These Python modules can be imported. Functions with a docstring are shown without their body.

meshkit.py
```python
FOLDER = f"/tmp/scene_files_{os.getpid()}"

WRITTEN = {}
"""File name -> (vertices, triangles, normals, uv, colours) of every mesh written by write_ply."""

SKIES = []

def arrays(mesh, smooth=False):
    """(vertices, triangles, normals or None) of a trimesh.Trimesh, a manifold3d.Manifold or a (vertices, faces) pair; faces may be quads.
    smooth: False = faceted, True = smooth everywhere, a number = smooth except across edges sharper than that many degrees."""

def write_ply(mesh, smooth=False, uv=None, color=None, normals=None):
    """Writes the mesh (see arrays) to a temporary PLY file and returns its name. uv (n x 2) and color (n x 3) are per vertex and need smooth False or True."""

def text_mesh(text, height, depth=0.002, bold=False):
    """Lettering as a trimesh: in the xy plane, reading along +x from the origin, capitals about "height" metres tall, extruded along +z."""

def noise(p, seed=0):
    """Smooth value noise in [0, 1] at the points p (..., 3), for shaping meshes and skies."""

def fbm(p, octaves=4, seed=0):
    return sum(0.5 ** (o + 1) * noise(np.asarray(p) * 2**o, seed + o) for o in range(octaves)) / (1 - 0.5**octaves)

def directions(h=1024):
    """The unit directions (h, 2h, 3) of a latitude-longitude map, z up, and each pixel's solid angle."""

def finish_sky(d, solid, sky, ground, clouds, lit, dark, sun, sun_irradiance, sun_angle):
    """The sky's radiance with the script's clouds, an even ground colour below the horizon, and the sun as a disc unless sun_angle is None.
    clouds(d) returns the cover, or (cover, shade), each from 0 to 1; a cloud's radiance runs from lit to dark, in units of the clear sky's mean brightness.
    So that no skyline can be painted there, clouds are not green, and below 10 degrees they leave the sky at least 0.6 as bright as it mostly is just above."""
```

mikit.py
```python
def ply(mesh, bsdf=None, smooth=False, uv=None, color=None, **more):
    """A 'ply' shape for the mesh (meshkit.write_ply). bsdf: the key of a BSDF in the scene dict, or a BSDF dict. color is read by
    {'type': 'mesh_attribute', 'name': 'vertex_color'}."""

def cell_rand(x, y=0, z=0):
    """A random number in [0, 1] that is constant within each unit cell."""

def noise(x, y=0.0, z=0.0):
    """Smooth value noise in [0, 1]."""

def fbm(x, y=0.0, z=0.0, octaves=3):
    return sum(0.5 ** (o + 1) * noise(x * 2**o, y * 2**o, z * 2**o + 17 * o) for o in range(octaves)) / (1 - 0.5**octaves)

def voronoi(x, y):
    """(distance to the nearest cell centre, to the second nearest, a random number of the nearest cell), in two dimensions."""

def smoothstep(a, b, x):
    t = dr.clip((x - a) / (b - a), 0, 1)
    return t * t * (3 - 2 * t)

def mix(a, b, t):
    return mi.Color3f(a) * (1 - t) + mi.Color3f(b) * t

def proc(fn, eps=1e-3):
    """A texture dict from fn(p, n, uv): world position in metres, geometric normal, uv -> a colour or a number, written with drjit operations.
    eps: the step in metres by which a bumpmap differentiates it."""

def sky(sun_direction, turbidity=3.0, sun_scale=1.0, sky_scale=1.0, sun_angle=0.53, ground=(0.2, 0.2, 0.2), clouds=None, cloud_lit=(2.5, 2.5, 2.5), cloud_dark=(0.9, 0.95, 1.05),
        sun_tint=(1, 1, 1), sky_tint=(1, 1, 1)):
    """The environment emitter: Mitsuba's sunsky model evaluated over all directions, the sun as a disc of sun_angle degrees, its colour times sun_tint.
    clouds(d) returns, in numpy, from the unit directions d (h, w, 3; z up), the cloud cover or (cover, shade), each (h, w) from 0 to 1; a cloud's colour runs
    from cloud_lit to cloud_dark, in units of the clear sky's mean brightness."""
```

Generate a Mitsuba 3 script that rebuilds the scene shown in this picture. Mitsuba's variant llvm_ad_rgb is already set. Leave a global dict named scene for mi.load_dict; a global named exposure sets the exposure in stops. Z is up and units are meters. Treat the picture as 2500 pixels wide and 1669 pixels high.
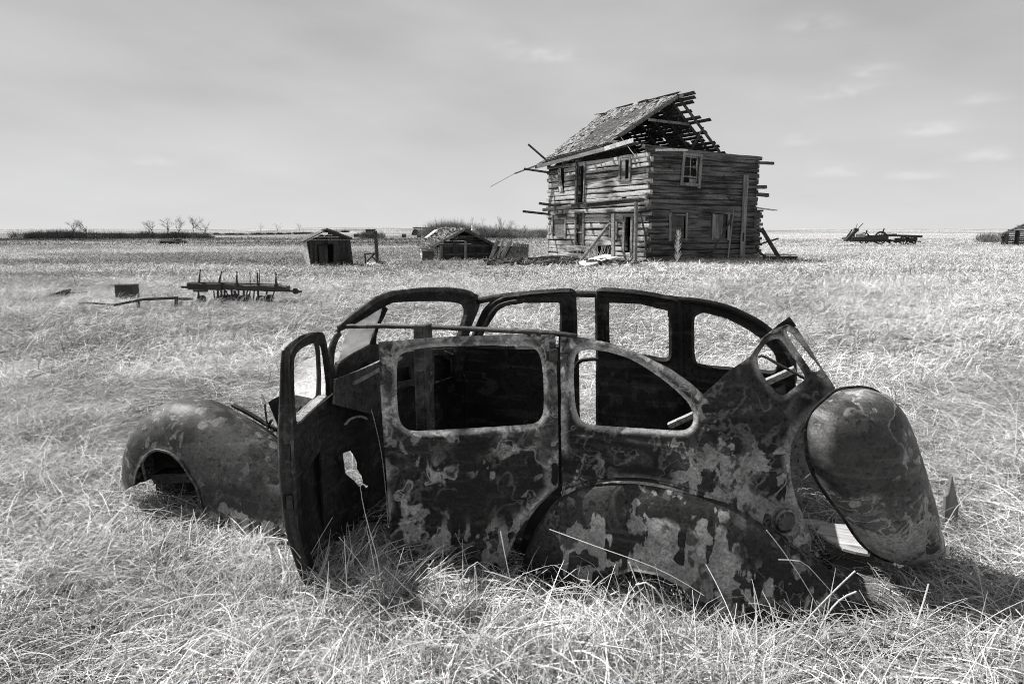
import math, random
import numpy as np, trimesh, shapely
from shapely.geometry import Polygon, LineString, Point
from scipy.spatial import Delaunay
import drjit as dr, mitsuba as mi
import mikit, meshkit
from mikit import noise, fbm, smoothstep, mix, proc

scene, labels = {}, {}
T = mi.ScalarTransform4f
rng = np.random.default_rng(7)

# ------------------------------------------------------------------ camera, sky, sun, exposure
EYE = np.array([0, 0, 1.7])
PITCH = math.radians(9.09)
scene['camera'] = {'type': 'perspective', 'fov_axis': 'x', 'fov': 72.56, 'near_clip': 0.05, 'far_clip': 9000.0,
                   'to_world': T().look_at(origin=[0, 0, 1.7], target=[0, math.cos(PITCH), 1.7 - math.sin(PITCH)], up=[0, 0, 1])}
exposure = 1.9


def clouds(d):
    """A high thin veil over the whole sky, paler towards the horizon, softly mottled, with a few faint small puffs."""
    el = np.degrees(np.arcsin(np.clip(d[..., 2], -1, 1)))
    az = np.degrees(np.arctan2(d[..., 0], d[..., 1]))
    shade = np.clip(el / 36, 0, 1) ** 0.9 * 0.78 + 0.10 * np.clip((az - 5) / 30, 0, 1) * np.clip(el / 10, 0, 1)
    q = np.stack([az * 0.040 + 3, el * 0.12 + az * 0.01, el * 0], -1)
    shade = shade + 0.36 * (meshkit.fbm(q, 5, 5) - 0.5) * np.clip(el / 10, 0.15, 1)
    shade = shade + 0.16 * (meshkit.fbm(np.stack([az * 0.13 + 0.1 * el, el * 0.42, el * 0], -1), 5, 12) - 0.5)
    for a0, e0, wa, we, k in ((24.5, 9.8, 1.9, 0.55, 1.0), (26.3, 11.0, 1.6, 0.5, 0.7), (30, 6.9, 1.9, 0.45, 1.0), (33.5, 5.0, 1.5, 0.4, 0.8), (24.2, 4.3, 1.4, 0.4, 0.9), (29.5, 3.9, 1.6, 0.35, 0.8), (22.3, 14.5, 2.2, 0.6, 0.6), (2.6, 13.4, 2.4, 0.6, 0.8), (-0.5, 14.0, 1.2, 0.4, 0.5), (21.5, 6.6, 1.2, 0.4, 0.6), (-26.5, 4.9, 1.3, 0.3, 0.5), (33.0, 8.6, 1.3, 0.4, 0.6)):
        e1 = e0 - we * 0.6
        g = np.exp(-((az - a0) / wa) ** 2 - np.where(el > e1, ((el - e1) / (we * 1.3)) ** 2, ((el - e1) / (we * 0.45)) ** 2))
        shade = shade - 0.22 * k * g * np.clip(meshkit.fbm(np.stack([az * 0.9, el * 2.6, el * 0], -1), 4, 31) * 2.4 - 0.4, 0, 1.5)
    return np.ones_like(el), np.clip(shade, 0, 1)


scene['sky'] = mikit.sky([-0.80, 0.34, 1.02], turbidity=3, clouds=clouds, cloud_lit=(1.95, 1.95, 1.95), cloud_dark=(0.42, 0.42, 0.42),
                         sun_scale=1.35, sun_tint=(0.87, 1.03, 1.345), ground=(0.35, 0.35, 0.35))

# ------------------------------------------------------------------ naming helpers


def fresh(key):
    if key not in scene and key not in labels and not any(k.startswith(key + '__') for k in scene):
        return key
    n = 1
    while f'{key}_{n:03d}' in scene or f'{key}_{n:03d}' in labels or any(k.startswith(f'{key}_{n:03d}__') for k in scene):
        n += 1
    return f'{key}_{n:03d}'


COUNT = {}


def obj(name, mesh, mat, parent=None, smooth=False, uv=None, label=None):
    base = parent + '__' + name if parent else name
    n = COUNT.get(base, -1) + 1
    COUNT[base] = n
    key = base if n == 0 else f'{base}_{n:03d}'
    scene[key] = mikit.ply(mesh, mat, smooth=smooth, uv=uv)
    if label:
        labels[key] = {'label': label}
    return key


def thing(name, label, cat, group=None):
    n = COUNT.get(name, -1) + 1
    COUNT[name] = n
    key = name if n == 0 else f'{name}_{n:03d}'
    labels[key] = {'label': label, 'category': cat}
    if group:
        labels[key]['group'] = group
    return key


def tag(key, label, cat, group=None, kind=None):
    labels[key] = {'label': label, 'category': cat}
    if group:
        labels[key]['group'] = group
    if kind:
        labels[key]['kind'] = kind
    return key


def struct(name, mesh, mat, smooth=False):
    key = obj(name, mesh, mat, None, smooth)
    labels[key] = {'kind': 'structure'}
    return key


# ------------------------------------------------------------------ terrain


def ss(a, b, x):
    t = np.clip((np.asarray(x, float) - a) / (b - a), 0, 1)
    return t * t * (3 - 2 * t)


def terrain(x, y):
    x, y = np.asarray(x, float), np.asarray(y, float)
    z = 0.18 * np.exp(-((x - 8) ** 2 + (y - 37) ** 2) / 11.0 ** 2)
    q = np.stack([x * 0.45, y * 0.45, x * 0], -1)
    near = np.exp(-(x * x + y * y) / 30.0 ** 2)
    z = z + 0.10 * (meshkit.fbm(q, 3, 3) - 0.5) * near
    cu, cv = (x - 0.22) * math.cos(math.radians(20)) - (y - 3.4) * math.sin(math.radians(20)), (x - 0.22) * math.sin(math.radians(20)) + (y - 3.4) * math.cos(math.radians(20))
    z = z - 0.15 * np.exp(-((cu - 0.25) / 1.25) ** 4 - ((cv + 0.18) / 0.42) ** 2)
    rr = np.hypot(x, y)
    far = ss(150, 700, rr)
    q2 = np.stack([x / 420.0 + 3.3, y / 420.0, x * 0], -1)
    z = z + far * 9.0 * (meshkit.fbm(q2, 3, 11) - 0.52)
    z = z + ss(60, 200, rr) * 0.18 * np.sin(x * 0.03 + y * 0.021)
    z = z + far * 4.0 * np.exp(-((x + 190) ** 2 / 120.0 ** 2 + (y - 780) ** 2 / 200.0 ** 2))
    z = z + 3.0 * ss(700, 2200, rr)
    return z


# ------------------------------------------------------------------ geometry helpers


def box(a, b):
    a, b = np.minimum(a, b), np.maximum(a, b)
    m = trimesh.creation.box(extents=b - a)
    m.apply_translation((a + b) / 2)
    return m


def bar(p0, p1, w, h, up=(0, 0, 1), rough=0.0, seed=0, segs=1):
    """A squared timber or metal bar from p0 to p1; w across, h along 'up'. rough jitters its section."""
    p0, p1, up = np.asarray(p0, float), np.asarray(p1, float), np.asarray(up, float)
    d = p1 - p0
    L = np.linalg.norm(d)
    d = d / L
    side = np.cross(d, up)
    if np.linalg.norm(side) < 1e-3:
        side = np.cross(d, [1, 0, 0])
    side /= np.linalg.norm(side)
    u2 = np.cross(side, d)
    r_ = np.random.default_rng(seed)
    c = 0.12 * min(w, h)
    prof = np.array([(-w / 2 + c, -h / 2), (w / 2 - c, -h / 2), (w / 2, -h / 2 + c), (w / 2, h / 2 - c), (w / 2 - c, h / 2), (-w / 2 + c, h / 2), (-w / 2, h / 2 - c), (-w / 2, -h / 2 + c)])
    V = []
    for i in range(segs + 1):
        t = i / segs
        k = 1 + rough * r_.uniform(-1, 1, (8, 1))
        off = rough * min(w, h) * r_.uniform(-0.6, 0.6, 2)
        pr = prof * k + off
        V.append(p0 + d * L * t + pr[:, :1] * side + pr[:, 1:] * u2 + (d * r_.uniform(-1, 1, (8, 1)) * rough * w if i in (0, segs) else 0))
    V = np.vstack(V)
    F = []
    for i in range(segs):
        for j in range(8):
            a, b = i * 8 + j, i * 8 + (j + 1) % 8
            F += [(a, b, b + 8), (a, b + 8, a + 8)]
    for j in range(1, 7):
        F.append((0, j + 1, j))
        e = segs * 8
        F.append((e, e + j, e + j + 1))
    return trimesh.Trimesh(V, F, process=False)


def tube(pts, rad, sides=8, cap=True):
    p = np.asarray(pts, float)
    rad = np.broadcast_to(rad, (len(p),))
    t = np.gradient(p, axis=0)
    t /= np.linalg.norm(t, axis=1, keepdims=True)
    ref = np.array([0, 0, 1.0])
    V = []
    for i in range(len(p)):
        a = np.cross(t[i], ref)
        if np.linalg.norm(a) < 0.1:
            a = np.cross(t[i], [1, 0.2, 0])
        a /= np.linalg.norm(a)
        b = np.cross(t[i], a)
        g = np.arange(sides) * 2 * np.pi / sides
        V.append(p[i] + rad[i] * (np.cos(g)[:, None] * a + np.sin(g)[:, None] * b))
    V = np.vstack(V)
    F = []
    for i in range(len(p) - 1):
        for j in range(sides):
            a, b = i * sides + j, i * sides + (j + 1) % sides
            F += [(a, b + sides, b), (a, a + sides, b + sides)]
    if cap:
        for j in range(1, sides - 1):
            F.append((0, j, j + 1))
            e = (len(p) - 1) * sides
            F.append((e, e + j + 1, e + j))
    return trimesh.Trimesh(V, F, process=False)


def smooth_path(pts, n=40):
    p = np.asarray(pts, float)
    s_ = np.r_[0, np.cumsum(np.linalg.norm(np.diff(p, axis=0), axis=1))]
    from scipy.interpolate import PchipInterpolator
    q = np.linspace(0, s_[-1], n)
    return np.stack([PchipInterpolator(s_, p[:, k])(q) for k in range(p.shape[1])], 1)


def chaikin(pts, n=2):
    p = np.asarray(pts, float)
    for _ in range(n):
        a, b = p, np.roll(p, -1, axis=0)
        p = np.stack([a * 0.75 + b * 0.25, a * 0.25 + b * 0.75], 1).reshape(-1, p.shape[1])
    return p


def ring_pts(ring, res):
    ls = LineString(ring)
    n = max(8, int(ls.length / res))
    return np.array([ls.interpolate(i / n, normalized=True).coords[0] for i in range(n)])


def tri2d(poly, res, extra=None):
    """Points and triangles filling a shapely polygon with holes at the spacing res."""
    poly = shapely.geometry.polygon.orient(poly)
    pts = [ring_pts(poly.exterior.coords, res * 0.8)] + [ring_pts(i.coords, res * 0.8) for i in poly.interiors]
    nb = sum(map(len, pts))
    x0, y0, x1, y1 = poly.bounds
    gx, gy = np.meshgrid(np.arange(x0, x1, res), np.arange(y0, y1, res * 0.866))
    gx[1::2] += res / 2
    grid = np.stack([gx.ravel(), gy.ravel()], 1)
    inner = poly.buffer(-res * 0.45)
    shapely.prepare(inner)
    grid = grid[shapely.contains_xy(inner, grid[:, 0], grid[:, 1])]
    if extra is not None:
        e = extra[shapely.contains_xy(inner, extra[:, 0], extra[:, 1])]
        pts.append(e)
    P = np.vstack(pts + [grid])
    tri = Delaunay(P).simplices
    c = P[tri].mean(1)
    shapely.prepare(poly)
    keep = shapely.contains_xy(poly, c[:, 0], c[:, 1])
    tri = tri[keep]
    d1, d2 = P[tri[:, 1]] - P[tri[:, 0]], P[tri[:, 2]] - P[tri[:, 0]]
    a = d1[:, 0] * d2[:, 1] - d1[:, 1] * d2[:, 0]
    tri = tri[np.abs(a) > 1e-10]
    a = a[np.abs(a) > 1e-10]
    tri = np.where((a < 0)[:, None], tri[:, ::-1], tri)
    return P, tri


def dist_to(lines, P):
    if lines is None:
        return np.full(len(P), 9.0)
    pts = shapely.points(P[:, 0], P[:, 1])
    return shapely.distance(lines, pts)


def shell(poly, f3, res, th, toward, extra=None):
    """A sheet-metal panel: the polygon's points mapped by f3 into space, thickened by th away from 'toward'.
    uv = (distance to the nearest window edge, distance to the outer edge), for the wear of the paint."""
    P, tri = tri2d(poly, res, extra)
    holes = shapely.union_all([LineString(i.coords) for i in poly.interiors]) if poly.interiors else None
    dh, de = dist_to(holes, P), dist_to(LineString(poly.exterior.coords), P)
    X = f3(P, dh, de)
    n = np.zeros_like(X)
    fn = np.cross(X[tri[:, 1]] - X[tri[:, 0]], X[tri[:, 2]] - X[tri[:, 0]])
    if (fn.sum(0) @ np.asarray(toward)) < 0:
        tri, fn = tri[:, ::-1], -fn
    for k in range(3):
        np.add.at(n, tri[:, k], fn)
    n /= np.linalg.norm(n, axis=1, keepdims=True) + 1e-12
    B = X - n * th
    N = len(X)
    edges = np.sort(np.vstack([tri[:, [0, 1]], tri[:, [1, 2]], tri[:, [2, 0]]]), axis=1)
    directed = np.vstack([tri[:, [0, 1]], tri[:, [1, 2]], tri[:, [2, 0]]])
    _, inv, cnt = np.unique(edges, axis=0, return_inverse=True, return_counts=True)
    bd = directed[cnt[inv.ravel()] == 1]
    V = np.vstack([X, B, X[bd[:, 0]], X[bd[:, 1]], B[bd[:, 0]], B[bd[:, 1]]])
    m = len(bd)
    o = 2 * N
    i = np.arange(m)
    F = np.vstack([tri, tri[:, ::-1] + N, np.stack([o + i, o + 2 * m + i, o + m + i], 1), np.stack([o + m + i, o + 2 * m + i, o + 3 * m + i], 1)])
    uvp = np.stack([dh, de], 1)
    uv = np.vstack([uvp, uvp, uvp[bd[:, 0]], uvp[bd[:, 1]], uvp[bd[:, 0]], uvp[bd[:, 1]]])
    return (V, F), uv


def plate(pts3, th, holes=()):
    """A flat plate from a planar outline in space."""
    p = np.asarray(pts3, float)
    c = p.mean(0)
    _, _, vt = np.linalg.svd(p - c)
    e1, e2, n = vt
    q = lambda a: np.stack([(np.asarray(a) - c) @ e1, (np.asarray(a) - c) @ e2], 1)  # noqa: E731
    poly = Polygon(q(p), [q(h) for h in holes]).buffer(0)
    out = []
    for g in getattr(poly, 'geoms', [poly]):
        m = trimesh.creation.extrude_polygon(g, th, engine='earcut')
        v = m.vertices
        out.append(trimesh.Trimesh(c + v[:, :1] * e1 + v[:, 1:2] * e2 + (v[:, 2:] - th / 2) * n, m.faces if np.dot(np.cross(e1, e2), n) > 0 else m.faces[:, ::-1], process=False))
    return trimesh.util.concatenate(out)


cat = trimesh.util.concatenate

# ------------------------------------------------------------------ car frame
CA = math.radians(20)
CU, CV, CO = np.array([math.cos(CA), -math.sin(CA), 0]), np.array([math.sin(CA), math.cos(CA), 0]), np.array([0.22, 3.4, 0])


def car(u, v=None, w=None):
    if v is None:
        c = np.asarray(u, float)
        u, v, w = c[..., 0], c[..., 1], c[..., 2]
    u, v, w = np.broadcast_arrays(np.asarray(u, float), v, w)
    return CO + u[..., None] * CU + v[..., None] * CV + w[..., None] * np.array([0, 0, 1.0])


def car_uvw(p):
    dx, dy = p.x - 0.22, p.y - 3.4
    return dx * float(CU[0]) + dy * float(CU[1]), dx * float(CV[0]) + dy * float(CV[1]), p.z


# ------------------------------------------------------------------ materials (the photograph is black and white, so every colour is a grey)


def grey(v):
    return mi.Color3f(v)


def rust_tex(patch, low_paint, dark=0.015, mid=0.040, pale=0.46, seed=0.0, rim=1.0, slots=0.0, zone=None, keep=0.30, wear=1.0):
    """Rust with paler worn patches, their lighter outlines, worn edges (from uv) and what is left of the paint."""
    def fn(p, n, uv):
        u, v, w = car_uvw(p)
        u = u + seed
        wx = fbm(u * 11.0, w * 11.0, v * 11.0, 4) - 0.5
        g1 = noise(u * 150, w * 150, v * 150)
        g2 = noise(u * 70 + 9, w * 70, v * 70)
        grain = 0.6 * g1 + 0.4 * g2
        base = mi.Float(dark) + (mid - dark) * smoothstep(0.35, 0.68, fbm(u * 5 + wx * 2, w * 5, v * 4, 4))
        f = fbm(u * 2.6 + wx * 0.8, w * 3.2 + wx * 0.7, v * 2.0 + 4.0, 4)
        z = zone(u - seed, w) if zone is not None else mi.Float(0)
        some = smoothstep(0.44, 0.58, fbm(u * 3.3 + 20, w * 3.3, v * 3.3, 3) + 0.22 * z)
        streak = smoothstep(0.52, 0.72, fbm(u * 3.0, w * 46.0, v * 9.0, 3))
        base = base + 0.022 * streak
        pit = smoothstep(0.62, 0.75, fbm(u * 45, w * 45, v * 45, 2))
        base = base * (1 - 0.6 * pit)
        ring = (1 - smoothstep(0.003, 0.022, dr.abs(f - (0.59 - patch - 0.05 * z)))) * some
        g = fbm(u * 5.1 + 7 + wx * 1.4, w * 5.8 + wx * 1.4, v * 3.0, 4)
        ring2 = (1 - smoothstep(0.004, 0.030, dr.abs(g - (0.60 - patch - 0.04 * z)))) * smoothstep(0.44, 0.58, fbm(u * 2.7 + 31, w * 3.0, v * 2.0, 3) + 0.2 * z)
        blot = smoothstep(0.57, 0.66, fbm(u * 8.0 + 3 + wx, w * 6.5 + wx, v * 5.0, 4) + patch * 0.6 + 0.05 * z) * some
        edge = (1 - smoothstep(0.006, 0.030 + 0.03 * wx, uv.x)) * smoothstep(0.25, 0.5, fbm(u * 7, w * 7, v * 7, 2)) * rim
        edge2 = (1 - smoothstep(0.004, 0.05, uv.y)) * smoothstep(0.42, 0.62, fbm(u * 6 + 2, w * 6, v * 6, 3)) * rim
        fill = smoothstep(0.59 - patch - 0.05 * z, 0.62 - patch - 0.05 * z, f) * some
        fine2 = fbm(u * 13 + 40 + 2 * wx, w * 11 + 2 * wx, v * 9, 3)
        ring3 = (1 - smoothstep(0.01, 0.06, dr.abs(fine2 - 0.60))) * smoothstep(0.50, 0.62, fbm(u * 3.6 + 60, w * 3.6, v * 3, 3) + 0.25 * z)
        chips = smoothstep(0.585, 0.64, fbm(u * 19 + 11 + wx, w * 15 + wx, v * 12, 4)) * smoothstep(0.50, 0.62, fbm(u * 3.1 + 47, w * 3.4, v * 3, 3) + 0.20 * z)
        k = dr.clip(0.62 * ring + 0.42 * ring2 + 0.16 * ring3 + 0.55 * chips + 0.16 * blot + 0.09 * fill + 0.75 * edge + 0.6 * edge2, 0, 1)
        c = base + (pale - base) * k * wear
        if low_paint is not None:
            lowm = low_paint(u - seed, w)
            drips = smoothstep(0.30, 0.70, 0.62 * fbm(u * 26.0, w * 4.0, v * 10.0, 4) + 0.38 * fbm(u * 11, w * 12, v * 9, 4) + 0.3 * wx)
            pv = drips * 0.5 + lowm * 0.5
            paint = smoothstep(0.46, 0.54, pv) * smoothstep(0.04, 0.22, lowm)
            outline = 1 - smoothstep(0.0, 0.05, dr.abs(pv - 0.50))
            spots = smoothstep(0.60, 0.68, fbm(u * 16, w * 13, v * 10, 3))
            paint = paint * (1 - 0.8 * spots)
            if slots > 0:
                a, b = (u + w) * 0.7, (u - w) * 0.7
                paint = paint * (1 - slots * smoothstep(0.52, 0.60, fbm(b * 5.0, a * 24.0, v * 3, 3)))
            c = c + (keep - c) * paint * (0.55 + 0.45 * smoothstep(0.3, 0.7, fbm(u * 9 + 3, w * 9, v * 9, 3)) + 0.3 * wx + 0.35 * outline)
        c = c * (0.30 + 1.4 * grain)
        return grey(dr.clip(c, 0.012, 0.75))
    return proc(fn)


def rust_bump(p, n, uv):
    return fbm(p.x * 120, p.y * 120, p.z * 120, 2) * 0.0012 + fbm(p.x * 14, p.y * 14, p.z * 14, 2) * 0.003


def metal(tex, rough=0.55, spec=0.18, bump=True):
    m = {'type': 'principled', 'base_color': tex, 'roughness': rough, 'specular': spec}
    if bump:
        m = {'type': 'bumpmap', 'arbitrary': proc(rust_bump, 0.002), 'scale': 1.0, 'bsdf': m}
    return {'type': 'twosided', 'bsdf': m}


scene['rust_door'] = metal(rust_tex(-0.012, lambda u, w: smoothstep(0.34, 0.08, w) * 0.26 + smoothstep(0.60, 0.95, -u) * smoothstep(0.8, 0.5, w) * 0.22, seed=1.3,
                                    zone=lambda u, w: dr.clip(smoothstep(0.40, 0.75, -u) * smoothstep(0.85, 0.6, w) + smoothstep(0.30, 0.10, w) + 1.2 * dr.exp(-((u + 0.02) ** 2 + (w - 1.05) ** 2) / 0.02) + smoothstep(0.68, 0.80, w) * 0.6, 0, 1), wear=0.85))
scene['rust_quarter'] = metal(rust_tex(0.0, lambda u, w: smoothstep(0.50, 0.95, u + 0.25 * (noise(u * 6, w * 6, 0) - 0.5)) * smoothstep(0.80, 0.66, w + 0.1 * (noise(u * 8, w * 8, 3) - 0.5)) * smoothstep(0.15, 0.45, w + 0.3 * (u - 0.9)) * 0.72, seed=4.1, slots=0.8,
                                       zone=lambda u, w: dr.clip(smoothstep(0.40, 0.08, u) * smoothstep(0.85, 0.55, w) + 0.8 * smoothstep(0.5, 0.9, u) * smoothstep(0.8, 0.7, w) + 0.7 * smoothstep(0.78, 0.9, w) * smoothstep(0.75, 0.6, u), 0, 1)))
scene['rust_skirt'] = metal(rust_tex(-0.08, lambda u, w: smoothstep(0.40, 0.24, w + 0.06 * noise(u * 9, 0, 0)) * smoothstep(-0.12, 0.06, w) * 0.80 * smoothstep(-0.05, 0.12, u) * (1 - 0.85 * smoothstep(0.78, 1.05, u)), dark=0.022, mid=0.045, seed=0.0, rim=0.0, keep=0.40), 0.6, 0.2)
scene['rust_fender'] = metal(rust_tex(-0.05, lambda u, w: smoothstep(0.26, 0.02, w) * smoothstep(-2.05, -1.75, u) * 0.66, dark=0.020, mid=0.060, pale=0.26, seed=2.2, rim=0.0, zone=lambda u, w: mi.Float(0.25)), 0.55, 0.4)
scene['rust_lid'] = metal(rust_tex(0.02, lambda u, w: smoothstep(0.42, 0.08, w) * 0.74, dark=0.022, mid=0.055, pale=0.44, seed=6.6, rim=0.8,
                                   zone=lambda u, w: dr.clip(smoothstep(0.60, 0.30, w), 0, 1)), 0.5, 0.45)
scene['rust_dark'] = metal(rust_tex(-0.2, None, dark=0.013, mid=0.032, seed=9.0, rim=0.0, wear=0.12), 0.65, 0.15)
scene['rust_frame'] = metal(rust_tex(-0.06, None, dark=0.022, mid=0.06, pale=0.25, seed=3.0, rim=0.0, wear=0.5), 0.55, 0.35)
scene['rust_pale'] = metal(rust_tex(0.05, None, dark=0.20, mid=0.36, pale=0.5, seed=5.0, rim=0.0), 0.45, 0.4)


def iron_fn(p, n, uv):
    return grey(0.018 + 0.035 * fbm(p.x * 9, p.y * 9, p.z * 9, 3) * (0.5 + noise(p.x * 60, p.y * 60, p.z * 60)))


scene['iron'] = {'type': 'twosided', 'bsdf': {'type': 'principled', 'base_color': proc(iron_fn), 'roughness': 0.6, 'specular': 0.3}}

# house frame: K the near ground corner, HR along the end wall, HL along the long side wall
K = np.array([6.35, 33.0, 0.18])
HR = np.array([0.87, 0.49, 0.0]) / math.hypot(0.87, 0.49)
HL = np.array([-HR[1], HR[0], 0.0])


def hp(s, q, z):
    s, q, z = np.broadcast_arrays(np.asarray(s, float), q, z)
    return K + s[..., None] * HR + q[..., None] * HL + z[..., None] * np.array([0, 0, 1.0])


def wood_tex(lo, hi, along, grain=26.0, white=0.0):
    """Weathered wood with its grain along the direction 'along' (or upright, for 'z')."""
    def fn(p, n, uv):
        if isinstance(along, str):
            a, b, c = p.z, p.x + 0.3 * p.y, p.y
        else:
            ax, ay = float(along[0]), float(along[1])
            a, b, c = p.x * ax + p.y * ay, p.z, p.x * ay - p.y * ax
        g = fbm(a * 1.3, b * grain, c * grain, 4)
        big = fbm(a * 0.9 + 5, b * 3.6, c * 3.0, 3)
        knot = smoothstep(0.70, 0.78, fbm(a * 3.1, b * 6.0, c * 6.0, 3))
        fine = noise(a * 9, b * 90, c * 90)
        v = lo + (hi - lo) * smoothstep(0.28, 0.72, 0.55 * g + 0.45 * big)
        v = v * (0.7 + 0.6 * fine) * (1 - 0.6 * knot)
        if white > 0:
            m = smoothstep(0.44, 0.60, fbm(a * 0.7 + 2, b * 1.4, c * 1.0, 4) + 0.12 * (g - 0.5) + white - 0.5)
            v = v + (0.50 - v) * m * (0.55 + 0.6 * fine)
        return grey(dr.clip(v, 0.02, 0.75))
    return proc(fn)


def wood(tex):
    return {'type': 'twosided', 'bsdf': {'type': 'principled', 'base_color': tex, 'roughness': 0.85, 'specular': 0.2}}


scene['log_end'] = wood(wood_tex(0.016, 0.16, HR, 24))
scene['log_side'] = wood(wood_tex(0.035, 0.25, HL, 22, white=0.51))
scene['mud'] = wood(wood_tex(0.015, 0.06, HR, 5))
scene['frame_wood'] = wood(wood_tex(0.10, 0.30, 'z', 30))
scene['board_wood'] = wood(wood_tex(0.09, 0.28, HL, 30))
scene['dark_wood'] = wood(wood_tex(0.035, 0.11, HL, 24))
scene['shingle_wood'] = wood(wood_tex(0.13, 0.38, HR, 16))
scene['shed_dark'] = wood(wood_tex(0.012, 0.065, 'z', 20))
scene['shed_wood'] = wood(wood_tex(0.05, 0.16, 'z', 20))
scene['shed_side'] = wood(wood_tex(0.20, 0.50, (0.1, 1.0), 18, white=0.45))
scene['white_paint'] = wood(wood_tex(0.62, 0.80, HL, 12))
scene['pale_wood'] = wood(wood_tex(0.28, 0.74, (0.9, -0.3), 34))
scene['twig'] = {'type': 'twosided', 'bsdf': {'type': 'diffuse', 'reflectance': {'type': 'rgb', 'value': [0.24, 0.24, 0.24]}}}
scene['twig_dark'] = {'type': 'twosided', 'bsdf': {'type': 'diffuse', 'reflectance': {'type': 'rgb', 'value': [0.14, 0.14, 0.14]}}}


def field_tone(x, y):
    """How pale the dead growth is from place to place: stubble strips on the left, paler prairie on the right."""
    r = dr.sqrt(x * x + y * y)
    n1 = fbm(x * 0.05 + 9, y * 0.16, 0, 4)
    n2 = fbm(x * 0.012, y * 0.05 + 3, 0, 3)
    left = smoothstep(6.0, -8.0, x - 0.05 * y)
    band = smoothstep(22, 27, y) * smoothstep(0.40, 0.60, n1 + 0.12 * smoothstep(0.35, 0.65, n2))
    stub = smoothstep(60, 90, y) * smoothstep(700, 300, y)
    v = 1.0 - left * (0.36 * band + 0.17 * stub) - 0.16 * smoothstep(0.45, 0.65, n2) * smoothstep(20, 60, r)
    v = v - 0.15 * smoothstep(85, 170, r)
    return v - (1 - left) * 0.24 * smoothstep(240, 300, y) * smoothstep(0.40, 0.55, n2)


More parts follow.
